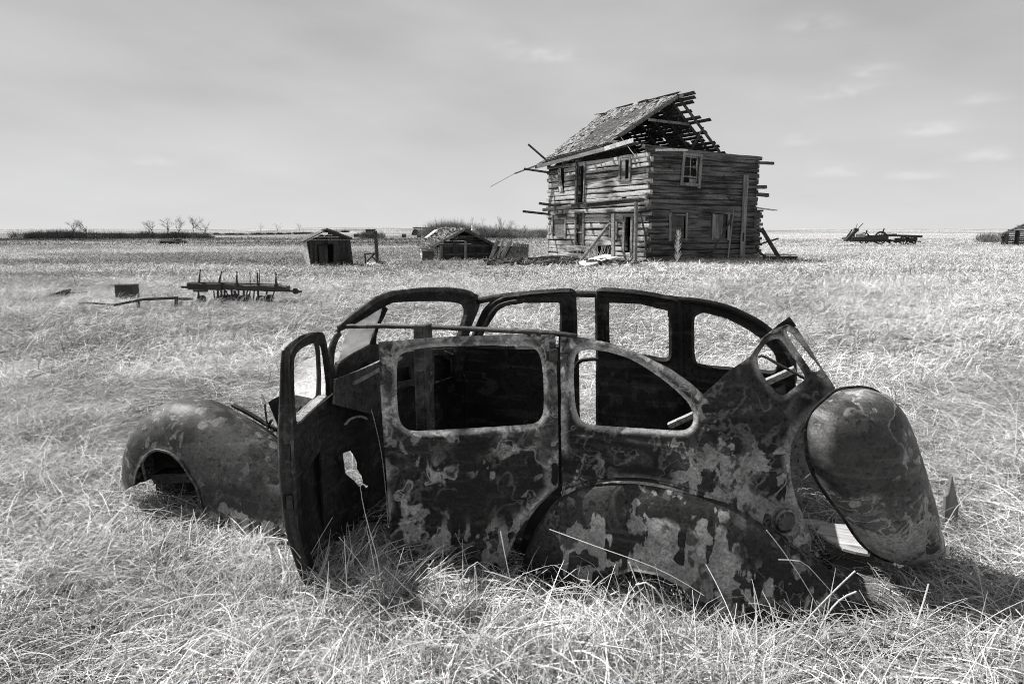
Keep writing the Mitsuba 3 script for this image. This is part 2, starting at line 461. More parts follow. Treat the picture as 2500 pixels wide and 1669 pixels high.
def straw_fn(p, n, uv):
    clump = fbm(p.x * 1.6, p.y * 1.6, 0, 3)
    drift = fbm(p.x * 0.35 + 5, p.y * 0.5, 0, 3)
    rr = dr.sqrt(p.x * p.x + p.y * p.y)
    fine = 0.75 * uv.x + 0.25 * noise(p.x * 37, p.y * 37, p.z * 23)
    fine = fine + (0.56 - fine) * (0.10 * smoothstep(5, 9, rr) + 0.48 * smoothstep(12, 45, rr))
    clump = clump + (0.5 - clump) * 0.5 * smoothstep(6, 14, rr)
    v = (0.16 + 0.66 * smoothstep(0.0, 0.9, fine)) * (0.92 - 0.07 * smoothstep(5, 9, rr) + 0.22 * smoothstep(0.35, 0.62, drift) + 0.03 * smoothstep(6, 14, rr) * smoothstep(60, 35, rr) + 0.16 * (noise(p.x * 1.7, p.y * 2.6, 0) - 0.5) * smoothstep(5, 10, rr)) * (0.82 + 0.36 * smoothstep(0.3, 0.7, clump)) * field_tone(p.x, p.y)
    return grey(dr.clip(v, 0.05, 0.88))


def soil_fn(p, n, uv):
    r = dr.sqrt(p.x * p.x + p.y * p.y)
    nearg = 0.07 + 0.14 * fbm(p.x * 18, p.y * 40, 0, 3)
    mid = (0.42 + 0.26 * fbm(p.x * 1.1, p.y * 1.6, 0, 4)) * (0.7 + 0.6 * fbm(p.x * 5, p.y * 5, 0, 2))
    t = smoothstep(14, 55, r)
    v = (nearg * (1 - t) + mid * t) * field_tone(p.x, p.y)
    return grey(dr.clip(v, 0.04, 0.7))


scene['straw'] = {'type': 'twosided', 'bsdf': {'type': 'diffuse', 'reflectance': proc(straw_fn)}}
scene['soil'] = {'type': 'diffuse', 'reflectance': proc(soil_fn)}


def dirty_glass(p, n, uv):
    return grey(0.35 + 0.5 * fbm(p.x * 12, p.y * 12, p.z * 26, 4))


scene['dusty_glass'] = {'type': 'principledthin', 'base_color': proc(dirty_glass), 'roughness': 0.6, 'diff_trans': 1.1, 'spec_trans': 0.35}

# ------------------------------------------------------------------ ground
NR, NA = 190, 220
rad = 0.4 * (6500 / 0.4) ** (np.arange(NR) / (NR - 1))
ang = np.arange(NA) * 2 * np.pi / NA
gx = np.r_[0, (rad[:, None] * np.sin(ang)).ravel()]
gy = np.r_[0, (rad[:, None] * np.cos(ang)).ravel()]
i_, j_ = np.meshgrid(np.arange(NR - 1), np.arange(NA), indexing='ij')
a_, b_ = 1 + i_ * NA + j_, 1 + i_ * NA + (j_ + 1) % NA
gf = np.vstack([np.stack([a_, b_, b_ + NA], -1).reshape(-1, 3), np.stack([a_, b_ + NA, a_ + NA], -1).reshape(-1, 3), np.stack([np.zeros(NA, int), 1 + (np.arange(NA) + 1) % NA, 1 + np.arange(NA)], 1)])
gv = np.stack([gx, gy, terrain(gx, gy)], 1)
fnz = np.cross(gv[gf[:, 1]] - gv[gf[:, 0]], gv[gf[:, 2]] - gv[gf[:, 0]])[:, 2]
gf = np.where((fnz < 0)[:, None], gf[:, ::-1], gf)
struct('ground', (gv, gf), 'soil', True)

CAR = {
     'quarter': [[-0.008,1.177],[0.108,1.171],[0.258,1.151],[0.406,1.108],[0.549,1.047],[0.643,0.988],[0.707,0.936],[0.77,0.997],[0.822,1.048],[0.902,1.105],[0.924,1.135],[0.954,1.181],[0.999,1.221],[1.037,1.236],[1.076,1.24],[1.115,1.221],[1.167,1.143],[1.229,1.045],[1.265,0.996],[1.301,0.942],[1.243,0.887],[1.197,0.845],[1.151,0.802],[1.121,0.753],[1.107,0.688],[1.108,0.616],[1.12,0.532],[1.139,0.458],[1.168,0.371],[1.196,0.304],[1.236,0.211],[1.284,0.099],[1.303,0.041],[1.256,0.081],[1.192,0.149],[1.131,0.207],[1.071,0.256],[0.992,0.314],[0.915,0.363],[0.848,0.398],[0.781,0.427],[0.704,0.45],[0.606,0.473],[0.507,0.485],[0.405,0.488],[0.291,0.478],[0.193,0.45],[0.092,0.406],[0.041,0.368],[0.034,0.476],[0.03,0.682],[0.023,0.88]],
     'qwin': [[0.071,1.074],[0.09,1.096],[0.114,1.107],[0.163,1.112],[0.262,1.102],[0.371,1.072],[0.488,1.008],[0.575,0.949],[0.641,0.89],[0.667,0.837],[0.666,0.796],[0.644,0.767],[0.604,0.756],[0.428,0.752],[0.237,0.746],[0.153,0.747],[0.115,0.773],[0.091,0.837],[0.074,0.979]],
     'rwin': [[0.936,1.101],[0.945,1.121],[0.964,1.151],[0.984,1.168],[1.005,1.177],[1.029,1.179],[1.048,1.165],[1.077,1.126],[1.107,1.084],[1.137,1.041],[1.16,1.006],[1.157,0.986],[1.133,0.97],[1.096,0.945],[1.073,0.926],[1.052,0.922],[1.031,0.935],[1.006,0.963],[0.977,0.998],[0.958,1.029],[0.942,1.063]],
     'slit': [[1.058,1.205],[1.081,1.212],[1.126,1.162],[1.178,1.097],[1.226,1.045],[1.232,1.031],[1.213,1.019],[1.195,1.019],[1.176,1.039],[1.143,1.085],[1.098,1.149]],
     'tail': [[1.105,0.326]],
     'door': [[-0.668,1.149],[-0.523,1.161],[-0.329,1.176],[-0.039,1.186],[0.115,1.188],[0.217,1.182],[0.229,0.881],[0.236,0.534],[0.198,0.524],[0.199,0.43],[0.224,0.409],[0.12,0.315],[0.07,0.241],[0.02,0.144],[-0.036,-0.007],[-0.042,-0.127],[-0.349,-0.143],[-0.634,-0.138],[-0.633,0.155],[-0.639,0.472],[-0.648,0.679],[-0.657,0.881]],
     'doorwin': [[-0.579,1.041],[-0.572,1.075],[-0.524,1.102],[-0.427,1.12],[-0.233,1.127],[-0.039,1.13],[0.077,1.127],[0.12,1.112],[0.145,1.07],[0.158,0.981],[0.162,0.841],[0.157,0.78],[0.132,0.742],[0.088,0.73],[-0.139,0.714],[-0.336,0.701],[-0.504,0.694],[-0.542,0.707],[-0.57,0.745],[-0.58,0.831],[-0.582,0.941]],
     'flange': [[0.026,0.411],[-0.026,0.356],[-0.094,0.278],[-0.147,0.199],[-0.179,0.115],[-0.202,0.028],[-0.207,-0.046],[-0.179,-0.04],[-0.156,0.056],[-0.12,0.149],[-0.06,0.248],[-0.004,0.32],[0.04,0.371]],
     'rfender_arch': [[-0.19,-0.109],[-0.169,-0.012],[-0.14,0.084],[-0.096,0.177],[-0.049,0.262],[-0.004,0.325],[0.04,0.371],[0.105,0.413],[0.159,0.439],[0.212,0.457],[0.343,0.482],[0.47,0.492],[0.571,0.484],[0.698,0.458],[0.557,0.475],[0.704,0.448],[0.848,0.395],[0.992,0.311],[1.131,0.204],[1.192,0.145],[1.256,0.077],[1.304,0.035],[1.412,-0.088]],
     'farq': [[0.401,1.272],[0.503,1.264],[0.625,1.251],[0.745,1.218],[0.866,1.167],[0.95,1.116],[0.995,1.08],[1.084,1.001],[1.141,0.914],[1.158,0.76],[1.074,0.56],[1.022,0.425],[0.482,0.37],[0.471,0.574],[0.457,0.788],[0.446,1.045],[0.442,1.158]],
     'farqwin': [[0.52,1.129],[0.529,1.162],[0.559,1.183],[0.602,1.189],[0.687,1.175],[0.778,1.144],[0.869,1.096],[0.93,1.051],[0.979,1.008],[1.022,0.959],[1.049,0.902],[1.054,0.856],[1.042,0.823],[1.013,0.811],[0.942,0.813],[0.791,0.817],[0.668,0.818],[0.58,0.821],[0.548,0.835],[0.531,0.868],[0.524,0.982]],
     'frdoor': [[-0.083,1.306],[0.02,1.306],[0.137,1.3],[0.253,1.287],[0.335,1.273],[0.401,1.265],[0.438,1.254],[0.446,1.045],[0.457,0.788],[0.481,0.356],[-0.081,0.313],[-0.089,0.667],[-0.092,1.018]],
     'frdoorwin': [[-0.033,1.217],[-0.022,1.239],[0.005,1.247],[0.175,1.246],[0.252,1.234],[0.328,1.213],[0.379,1.206],[0.394,1.186],[0.4,0.975],[0.402,0.839],[0.251,0.857],[0.118,0.869],[-0.031,0.881],[-0.036,1.02]],
     'ffdoor': [[-0.81,1.21],[-0.739,1.241],[-0.635,1.256],[-0.533,1.273],[-0.419,1.284],[-0.251,1.298],[-0.257,0.992],[-0.25,0.725],[-0.232,0.226],[-1.085,0.136],[-1.078,0.366],[-1.072,0.593],[-1.13,0.716],[-1.065,0.855],[-1.008,0.941],[-0.955,1.047],[-0.909,1.123],[-0.858,1.176]],
     'ffdoorwin': [[-0.811,1.163],[-0.744,1.198],[-0.639,1.218],[-0.494,1.229],[-0.359,1.235],[-0.335,1.226],[-0.328,1.182],[-0.343,1.005],[-0.348,0.904],[-0.443,0.885],[-0.74,0.863],[-0.971,0.861],[-1.017,0.862],[-0.965,0.943],[-0.924,1.012],[-0.857,1.11]],
     'farrail': [[-0.961,1.279,1.204],[-0.86,1.273,1.226],[-0.739,1.267,1.248],[-0.635,1.263,1.26],[-0.49,1.26,1.272],[-0.328,1.259,1.277],[-0.252,1.258,1.279],[-0.083,1.258,1.281],[0.143,1.259,1.275],[0.397,1.263,1.263],[0.503,1.264,1.259],[0.625,1.268,1.245],[0.746,1.276,1.215],[0.866,1.289,1.164],[0.95,1.302,1.115],[0.995,1.311,1.077]],
     'nearrail': [[-1.325,0.077,1.126],[-1.302,0.084,1.15],[-1.262,0.088,1.163],[-1.179,0.09,1.168],[-1.026,0.092,1.176],[-0.827,0.094,1.181],[-0.635,0.095,1.184],[-0.449,0.095,1.185],[-0.618,0.094,1.181],[-0.39,0.095,1.184],[-0.225,0.095,1.185],[-0.064,0.095,1.184],[-0.011,0.094,1.181],[0.077,0.092,1.176]],
     'apillar': [[-1.325,0.077,1.126],[-1.35,0.063,1.081],[-1.363,0.047,1.023],[-1.366,0.031,0.956],[-1.368,0.017,0.888],[-1.354,0.028,0.941],[-1.349,0.018,0.891],[-1.352,0.009,0.841],[-1.344,0.001,0.777]],
     'header': [[-1.291,0.06,1.165],[-1.267,0.132,1.214],[-1.235,0.236,1.265],[-1.206,0.333,1.309],[-1.175,0.451,1.331],[-1.125,0.666,1.332],[-1.081,0.862,1.325],[-1.025,1.122,1.297],[-0.997,1.265,1.264],[-0.986,1.326,1.245],[-0.993,1.314,1.214],[-0.983,1.364,1.204],[-0.997,1.35,1.138],[-1.029,1.29,1.021],[-1.046,1.271,0.936],[-1.077,1.263,0.753],[-1.099,1.253,0.623],[-1.115,1.177,0.638],[-1.081,1.153,0.888],[-1.046,1.202,1.043],[-1.031,1.22,1.11],[-1.026,1.216,1.151],[-1.029,1.182,1.182],[-1.045,1.096,1.21],[-1.081,0.92,1.236],[-1.134,0.679,1.257],[-1.184,0.454,1.269],[-1.218,0.331,1.234],[-1.243,0.245,1.2],[-1.272,0.144,1.166]],
     'divider': [[-1.201,0.391,1.253],[-1.196,0.425,1.233],[-1.21,0.399,1.181],[-1.223,0.371,1.14],[-1.237,0.353,1.078],[-1.245,0.355,1.024],[-1.241,0.372,1.021],[-1.246,0.377,0.986],[-1.256,0.317,1.009],[-1.254,0.31,1.035],[-1.237,0.337,1.1],[-1.219,0.366,1.175]],
     'glass': [[-1.32,0.077,0.953],[-1.296,0.102,1.069],[-1.283,0.125,1.122],[-1.272,0.144,1.164],[-1.243,0.246,1.198],[-1.218,0.332,1.229],[-1.203,0.385,1.251],[-1.218,0.369,1.174],[-1.228,0.36,1.122],[-1.241,0.325,1.092],[-1.255,0.307,1.03],[-1.293,0.173,0.987]],
     'sill': [[-1.323,0.066,0.952],[-1.319,0.08,0.957],[-1.292,0.173,0.992],[-1.254,0.311,1.027],[-1.241,0.375,1.021],[-1.253,0.39,0.919],[-1.339,0.062,0.856],[-1.34,0.049,0.87]],
     'dash': [[-1.12,-0.255,0.936],[-1.12,0.168,0.947],[-1.12,0.378,0.97],[-1.12,0.777,0.927],[-1.12,1.27,0.862],[-1.12,1.296,0.789],[-1.12,1.247,0.66],[-1.12,0.897,0.675],[-1.12,0.683,0.687],[-1.12,0.552,0.734],[-1.12,0.365,0.731],[-1.12,0.155,0.637],[-1.12,-0.275,0.809]],
     'dash_holes': [[-1.12,0.373,0.874],[-1.12,0.545,0.861],[-1.12,0.567,0.769],[-1.12,0.385,0.787],[-1.12,0.59,0.872],[-1.12,0.752,0.869],[-1.12,0.755,0.822],[-1.12,0.609,0.836],[-1.12,0.89,0.872],[-1.12,1.153,0.834],[-1.12,1.18,0.666],[-1.12,0.897,0.688]],
     'post': [[-0.75,-0.006,1.208],[-0.75,0.119,1.192],[-0.75,0.176,1.114],[-0.75,0.161,0.579],[-0.75,-0.005,0.625],[-0.75,-0.014,0.93]],
     'firewall': [[-1.2,-0.216,0.72],[-1.2,0.323,0.625],[-1.2,0.432,0.598],[-1.2,0.4,-0.534],[-1.2,-0.42,-0.123],[-1.2,-0.274,0.201]],
     'fwhole': [[-1.2,-0.196,0.484],[-1.2,-0.147,0.487],[-1.2,-0.059,0.473],[-1.2,-0.035,0.44],[-1.2,0.005,0.38],[-1.2,0.002,0.34],[-1.2,0.047,0.283],[-1.2,0.062,0.229],[-1.2,0.031,0.223],[-1.2,-0.004,0.239],[-1.2,-0.048,0.289],[-1.2,-0.132,0.391]],
     'fwhole2': [[-1.2,0.093,0.243],[-1.2,0.166,0.196],[-1.2,0.128,0.192]],
     'ff_top': [[-2.825,0.098],[-2.849,0.2],[-2.823,0.342],[-2.767,0.444],[-2.669,0.549],[-2.54,0.641],[-2.419,0.683],[-2.304,0.697],[-2.176,0.695],[-2.053,0.664],[-1.934,0.611],[-1.817,0.552],[-1.703,0.489],[-1.623,0.432],[-1.521,0.358],[-1.426,0.27]],
     'ff_low': [[-1.286,0.066],[-1.45,0.058],[-1.707,0.025],[-1.825,0.019],[-1.911,0.05],[-1.984,0.084],[-2.009,0.143],[-2.031,0.241],[-2.085,0.323],[-2.154,0.402],[-2.228,0.438],[-2.322,0.444],[-2.405,0.412],[-2.477,0.352],[-2.534,0.28],[-2.564,0.205]],
     'hoodstrip1': [[-2.293,0.1,0.637],[-2.142,0.1,0.588],[-2.033,0.1,0.551],[-1.926,0.1,0.512],[-1.849,0.1,0.474],[-1.767,0.1,0.418]],
     'hoodstrip2': [[-2.226,0.22,0.589],[-2.136,0.22,0.559],[-2.04,0.22,0.52],[-1.96,0.22,0.483],[-1.852,0.22,0.45]],
     'wedge': [[-1.884,0.15,0.657],[-1.832,0.15,0.686],[-1.781,0.15,0.708],[-1.709,0.15,0.714],[-1.724,0.15,0.464],[-1.815,0.15,0.497]],
     'wirerod': [[0.939,0.4,1.071],[0.953,0.4,1.078],[0.971,0.4,1.073],[1.035,0.4,1.04],[1.097,0.4,1.01],[1.166,0.4,0.974]],
     'beam': [[0.47,0.75,0.574],[0.997,0.75,0.867],[1.129,0.75,0.962]],
     'archrod': [[-0.19,1.1,0.806],[-0.17,1.1,0.847],[-0.137,1.1,0.864],[-0.038,1.1,0.874]],
     'lid': [[-0.421,0.967],[-0.49,0.923],[-0.553,0.879],[-0.579,0.827],[-0.581,0.758],[-0.558,0.655],[-0.5,0.547],[-0.402,0.43],[-0.302,0.321],[-0.186,0.206],[-0.055,0.119],[0.077,0.061],[0.194,0.038],[0.294,0.053],[0.362,0.097],[0.382,0.163],[0.356,0.247],[0.292,0.403],[0.233,0.521],[0.16,0.649],[0.075,0.775],[-0.018,0.878],[-0.091,0.926],[-0.159,0.954],[-0.251,0.969],[-0.34,0.971]],
}
# ------------------------------------------------------------------ the wrecked car
# Outlines in metres in the car's own frame: u backwards along the body, v across it to the far side, w up.
def near_v(u, w):
    """The near flank: tumblehome above the belt, tuck-under below, and the tail's rounding."""
    tum = 0.10 * np.clip((w - 0.75) / 0.45, 0, 1.2) ** 1.5
    low = 0.05 * np.clip((0.35 - w) / 0.4, 0, 1) ** 2
    q = np.clip((u - 0.55 + 0.45 * np.maximum(0, w - 0.75)) / 0.75, 0, 2)
    return tum + low + 0.28 * q * q


def far_v(w):
    return 1.36 - 0.08 * np.clip((w - 0.75) / 0.45, 0, 1.3) ** 1.5


def poly(name, *holes):
    return Polygon(CAR[name], [chaikin(CAR[h], 2) if isinstance(h, str) else h for h in holes]).buffer(0)


CARKEY = thing('wrecked_car', 'rusted shell of an old rounded sedan without roof or wheels, sunk in dry grass', 'car')
NEARDIR = -CV
ARCH = CAR['rfender_arch'][:14] + CAR['rfender_arch'][16:]
arch = LineString(ARCH[6:])
th_ = np.linspace(0, 2 * np.pi, 25)[:-1]
tc = np.array(CAR['tail'][0])
lamp_hole = tc + np.stack([0.048 * np.cos(th_), 0.055 * np.sin(th_)], 1)


def lip(dh, depth=0.024, width=0.034):
    return depth * (1 - ss(0.0, width, dh))


def quarter_f(P, dh, de):
    u, w = P[:, 0], P[:, 1]
    v = near_v(u, w) + lip(dh)
    v = v - 0.011 * np.exp(-((w - 0.690 + 0.02 * u) / 0.008) ** 2) - 0.008 * np.exp(-((w - 0.660 + 0.02 * u) / 0.007) ** 2)
    da = dist_to(arch, P)
    v = v - 0.026 * np.exp(-(da / 0.020) ** 2)
    seam = np.clip(0.018 - (u - 0.0), 0, 0.018)
    v = v + 0.006 * np.sin(u * 7 + w * 5) * 0.5
    return car(u, v, w)


q_uw = Polygon(CAR['quarter'], [chaikin(CAR['qwin'], 2), chaikin(CAR['rwin'], 2), chaikin(CAR['slit'], 2), lamp_hole]).buffer(0)
m, uv = shell(q_uw, quarter_f, 0.0105, 0.010, NEARDIR)
obj('quarter_panel', m, 'rust_quarter', CARKEY, True, uv, 'torn near rear quarter panel with an empty teardrop side window and split rear window')
# tail lamp socket: a short deep ring
lc = car(tc[0], near_v(tc[0], tc[1]), tc[1])
ln = NEARDIR * 0.85 + CU * 0.5
ln /= np.linalg.norm(ln)
e1 = np.cross(ln, [0, 0, 1.0])
e1 /= np.linalg.norm(e1)
e2 = np.cross(ln, e1)
rings = []
for rr_, dep in ((0.062, 0.004), (0.058, 0.012), (0.049, 0.010), (0.046, -0.05), (0.030, -0.055)):
    rings.append(lc + ln * dep + rr_ * (np.cos(th_)[:, None] * e1 * 0.9 + np.sin(th_)[:, None] * e2))
V_ = np.vstack(rings)
F_ = [(a * 24 + j, a * 24 + (j + 1) % 24, (a + 1) * 24 + (j + 1) % 24, (a + 1) * 24 + j) for a in range(4) for j in range(24)]
obj('tail_lamp_socket', (V_, np.array(F_)), 'rust_quarter', CARKEY, True, np.full((len(V_), 2), 1.0), 'empty round tail lamp hole')


# near rear door, hanging ajar from its rear hinges, in its own frame: a along x, w up
def door_y(w):
    return 3.4 + 0.035 * np.clip((w - 0.72) / 0.4, 0, 1.2) ** 1.5 + 0.06 * np.clip((0.3 - w) / 0.4, 0, 1) ** 2


def door_f(P, dh, de):
    x, w = P[:, 0], P[:, 1]
    y = door_y(w) + lip(dh, 0.026, 0.036)
    y = y - 0.011 * np.exp(-((w - 0.655 - 0.05 * x) / 0.008) ** 2) - 0.008 * np.exp(-((w - 0.625 - 0.05 * x) / 0.007) ** 2)
    y = y - 0.010 * np.exp(-((x + 0.30) ** 2 + (w - 0.25) ** 2) / 0.03) + 0.008 * np.exp(-((x + 0.05) ** 2 + (w - 0.5) ** 2) / 0.02)
    y = y - 0.012 * np.exp(-(np.maximum(de - 0.0, 0) / 0.012) ** 2) * (w < 0.35) * (x > -0.3)
    y = y + 0.004 * np.sin(x * 8 + w * 6)
    return np.stack([x, y, w], 1)


d_poly = Polygon(CAR['door'], [chaikin(CAR['doorwin'], 2)]).buffer(0)
m, uv = shell(d_poly, door_f, 0.0105, 0.012, [0, -1, 0])
RD = obj('rear_door', m, 'rust_door', CARKEY, True, uv, 'near door hanging ajar with an empty window')
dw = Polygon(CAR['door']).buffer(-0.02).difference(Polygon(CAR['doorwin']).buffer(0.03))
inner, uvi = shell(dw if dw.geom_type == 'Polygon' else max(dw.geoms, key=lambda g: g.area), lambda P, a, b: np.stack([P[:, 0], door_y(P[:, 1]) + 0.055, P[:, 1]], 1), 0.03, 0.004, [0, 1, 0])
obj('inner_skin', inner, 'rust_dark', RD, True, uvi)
obj('hinge', cat([box((0.200, 3.365, 0.44), (0.232, 3.40, 0.53)), tube([(0.216, 3.372, 0.43), (0.216, 3.372, 0.54)], 0.010)]), 'rust_dark', RD)
obj('hinge', cat([box((0.185, 3.40, 1.06), (0.226, 3.445, 1.115)), tube([(0.212, 3.41, 1.05), (0.212, 3.41, 1.12)], 0.010)]), 'rust_frame', RD)
obj('door_handle_hole', tube([(-0.60, 3.398, 0.545), (-0.60, 3.388, 0.545)], 0.017, 12), 'rust_dark', RD)
# lock pillar between door and quarter panel
obj('pillar', bar(car(0.03, 0.07, 0.36), car(0.01, 0.12, 1.17), 0.055, 0.06, up=NEARDIR), 'rust_dark', CARKEY)

# rear fender with its skirt
rf = CAR['rfender_arch'][:11] + [(0.473, 0.500), (0.573, 0.492), (0.700, 0.468), (0.850, 0.429), (0.980, 0.364), (1.110, 0.279), (1.212, 0.218), (1.284, 0.170), (1.345, 0.124), (1.440, 0.050), (1.527, -0.004), (1.597, -0.071)]
rf_poly = Polygon([(-0.20, -0.16)] + rf + [(1.62, -0.16), (1.55, -0.25), (0.80, -0.25), (0.74, -0.05), (0.66, 0.035), (0.55, 0.075), (0.42, 0.075), (0.33, 0.03), (0.28, -0.06), (0.25, -0.18)]).buffer(0)
arch_l = LineString(rf)


def rfender_f(P, dh, de):
    u, w = P[:, 0], P[:, 1]
    d = np.clip(dist_to(arch_l, P) / 0.26, 0, 1)
    v = 0.06 * np.clip((u - 0.55) / 0.75, 0, 2) ** 2 + 0.006 - 0.10 * np.sqrt(1 - (1 - d) ** 2) - 0.010 * np.exp(-(dist_to(LineString(rf_poly.exterior.coords), P) / 0.01) ** 2)
    v = v + 0.006 * np.sin(u * 6 + 1) * np.sin(w * 9)
    return car(u, v, w)


m, uv = shell(rf_poly, rfender_f, 0.013, 0.010, NEARDIR, extra=np.vstack([ring_pts(rf_poly.buffer(-k).exterior.coords, 0.012) for k in (0.004, 0.012, 0.02)]))
RF = obj('rear_fender', m, 'rust_skirt', CARKEY, True, uv, 'near rear fender with its skirt, pale paint left in drips on the lower half')
fl = Polygon(CAR['flange']).buffer(0.004)
m, uv = shell(fl, lambda P, a, b: car(P[:, 0], near_v(P[:, 0], P[:, 1]) + 0.02, P[:, 1]), 0.02, 0.02, NEARDIR)
obj('flange', m, 'rust_dark', RF, True, uv)
pth = smooth_path(ARCH[6:-1], 60)
obj('arch_lip', tube(car(pth[:, 0], near_v(pth[:, 0], pth[:, 1]) - 0.012, pth[:, 1] + 0.012), 0.011), 'rust_quarter', CARKEY, True, np.full((60 * 8, 2), 1.0))

# front fender
ft = smooth_path(CAR['ff_top'], 60)
ff_poly = Polygon(np.vstack([ft, CAR['ff_low'][:4], smooth_path(CAR['ff_low'][4:], 40)])).buffer(0)
ft_l = LineString(ft)
RFF = 0.26


def ffender_f(sign):
    def f(P, dh, de):
        d = np.clip(dist_to(ft_l, P) / RFF, 0, 1)
        v = -0.08 - sign * 0.22 * np.sqrt(np.maximum(1 - (1 - d) ** 2, 0))
        v = v + 0.004 * np.sin(P[:, 0] * 9) * np.sin(P[:, 1] * 11)
        if sign > 0:
            da = dist_to(LineString(CAR['ff_low'][4:]), P)
            v = v - 0.012 * np.exp(-(da / 0.014) ** 2)
        return car(P[:, 0] + 0.075 * np.clip((-2.2 - P[:, 0]) / 0.6, 0, 1), v, P[:, 1])
    return f


ex = np.vstack([ring_pts(g.exterior.coords, 0.016) for k in (0.002, 0.008, 0.018, 0.032, 0.05) for g in [max(getattr(ff_poly.buffer(-k), 'geoms', [ff_poly.buffer(-k)]), key=lambda z: z.area)]])
m, uv = shell(ff_poly, ffender_f(1), 0.016, 0.006, NEARDIR, ex)
FF = obj('front_fender', m, 'rust_fender', CARKEY, True, uv, 'bulbous near front fender with an empty wheel arch')
lp_ = smooth_path(np.array(CAR['ff_low'])[3:], 40)
obj('arch_lip', tube(car(lp_[:, 0] + 0.075 * np.clip((-2.2 - lp_[:, 0]) / 0.6, 0, 1), -0.315 + 0.10 * np.clip((-2.42 - lp_[:, 0]) / 0.15, 0, 1) ** 2, lp_[:, 1]), 0.009), 'rust_fender', FF, True, np.full((40 * 8, 2), 1.0))
half = ff_poly.intersection(ft_l.buffer(RFF * 0.98))
half = max(getattr(half, 'geoms', [half]), key=lambda z: z.area)
m, uv = shell(half, ffender_f(-1), 0.016, 0.006, CV, ex)
obj('inner_half', m, 'rust_fender', FF, True, uv)
for nm in ('hoodstrip1', 'hoodstrip2'):
    p = smooth_path(CAR[nm], 14)
    obj('hood_rail', cat([bar(car(a), car(b), 0.03, 0.016) for a, b in zip(p[:-1], p[1:])]), 'rust_dark', CARKEY)
obj('cowl_side', plate(car(np.array(CAR['wedge'])), 0.012), 'rust_dark', CARKEY)
obj('inner_arch', plate(car(np.array([(-2.72, 0.03, -0.1), (-1.75, 0.03, -0.1), (-1.75, 0.03, 0.40), (-2.2, 0.03, 0.58), (-2.55, 0.03, 0.5), (-2.72, 0.03, 0.3)])), 0.012), 'rust_dark', CARKEY)
obj('axle_beam', bar(car(-2.52, -0.12, 0.19), car(-2.02, -0.06, 0.255), 0.14, 0.06, rough=0.08, segs=5), 'rust_dark', CARKEY)
r_w = np.random.default_rng(17)
wires = []
for k in range(16):
    a_ = np.array([r_w.uniform(-1.95, -1.62), r_w.uniform(0.16, 0.30), r_w.uniform(0.42, 0.55)])
    b_ = a_ + [r_w.uniform(-0.12, 0.20), r_w.uniform(-0.05, 0.08), r_w.uniform(-0.02, 0.20)]
    wires.append(tube(car(np.array([a_, (a_ + b_) / 2 + r_w.normal(0, 0.025, 3), b_])), 0.004 + 0.003 * (k % 3), 5))
obj('tangled_wire', cat(wires), 'rust_frame', CARKEY)
# far front fender and the cowl top, seen through the open door's window
far_ff = Polygon([(-2.75, 0.0), (-2.8, 0.3), (-2.65, 0.52), (-2.35, 0.66), (-2.05, 0.62), (-1.75, 0.48), (-1.45, 0.28), (-1.3, 0.0), (-2.0, 0.0), (-2.12, 0.3), (-2.3, 0.4), (-2.5, 0.28), (-2.56, 0.0)]).buffer(0)
ftl2 = LineString(list(far_ff.exterior.coords)[1:8])
m, uv = shell(far_ff, lambda P, a, b: car(P[:, 0], 1.30 - 0.16 * np.sqrt(1 - (1 - np.clip(dist_to(LineString(far_ff.exterior.coords), P) / 0.3, 0, 1)) ** 2), P[:, 1]), 0.03, 0.006, NEARDIR)
obj('front_fender', m, 'rust_pale', CARKEY, True, uv)
cw = Polygon([(-1.75, 0.12), (-1.30, 0.02), (-1.26, 0.4), (-1.24, 0.68), (-1.12, 1.0), (-1.08, 1.3), (-1.5, 1.25), (-1.85, 0.95), (-1.9, 0.5)])
m, uv = shell(cw, lambda P, a, b: car(P[:, 0], P[:, 1], 0.92 + 0.30 * (P[:, 0] + 1.3) * 0.35 - 0.16 * ((P[:, 1] - 0.68) / 0.6) ** 2 + 0.0 * a), 0.03, 0.008, [0, 0, 1])
obj('cowl_top', m, 'rust_pale', CARKEY, True, uv, 'pale smooth cowl below the windscreen')

# near roof rail and windscreen post
p = smooth_path(np.array(CAR['nearrail'])[[0, 1, 2, 3, 4, 5, 6, 10, 11, 13]], 40)
obj('roof_rail', tube(car(p), 0.0135), 'rust_frame', CARKEY, True, np.full((40 * 8, 2), 1.0))
p = smooth_path(np.array(CAR['apillar'])[[0, 1, 2, 3, 6, 7, 8]], 20)
p = np.vstack([p, [-1.32, 0.0, 0.5], [-1.30, 0.03, 0.05]])
obj('windscreen_post', tube(car(p) + CU * 0.02, np.r_[np.linspace(0.018, 0.030, 20), 0.028, 0.028], 10), 'rust_frame', CARKEY, True, np.full((22 * 10, 2), 1.0))
WS = obj('windscreen_frame', plate(car(np.array(CAR['header'])), 0.035), 'rust_dark', CARKEY)
hdr = smooth_path(np.array(CAR['header'])[[0, 1, 2, 3, 4, 5, 6, 7, 8]], 30)
obj('header_roll', tube(car(hdr) + np.array([0, 0, -0.012]), 0.020), 'rust_frame', WS, True)
obj('divider', plate(car(np.array(CAR['divider'])), 0.02), 'rust_dark', WS)
obj('broken_pane', plate(car(np.array(CAR['glass'])), 0.004), 'dusty_glass', WS, label='last dusty pane left in the windscreen')
obj('sill', plate(car(np.array(CAR['sill'])), 0.03), 'rust_frame', WS)

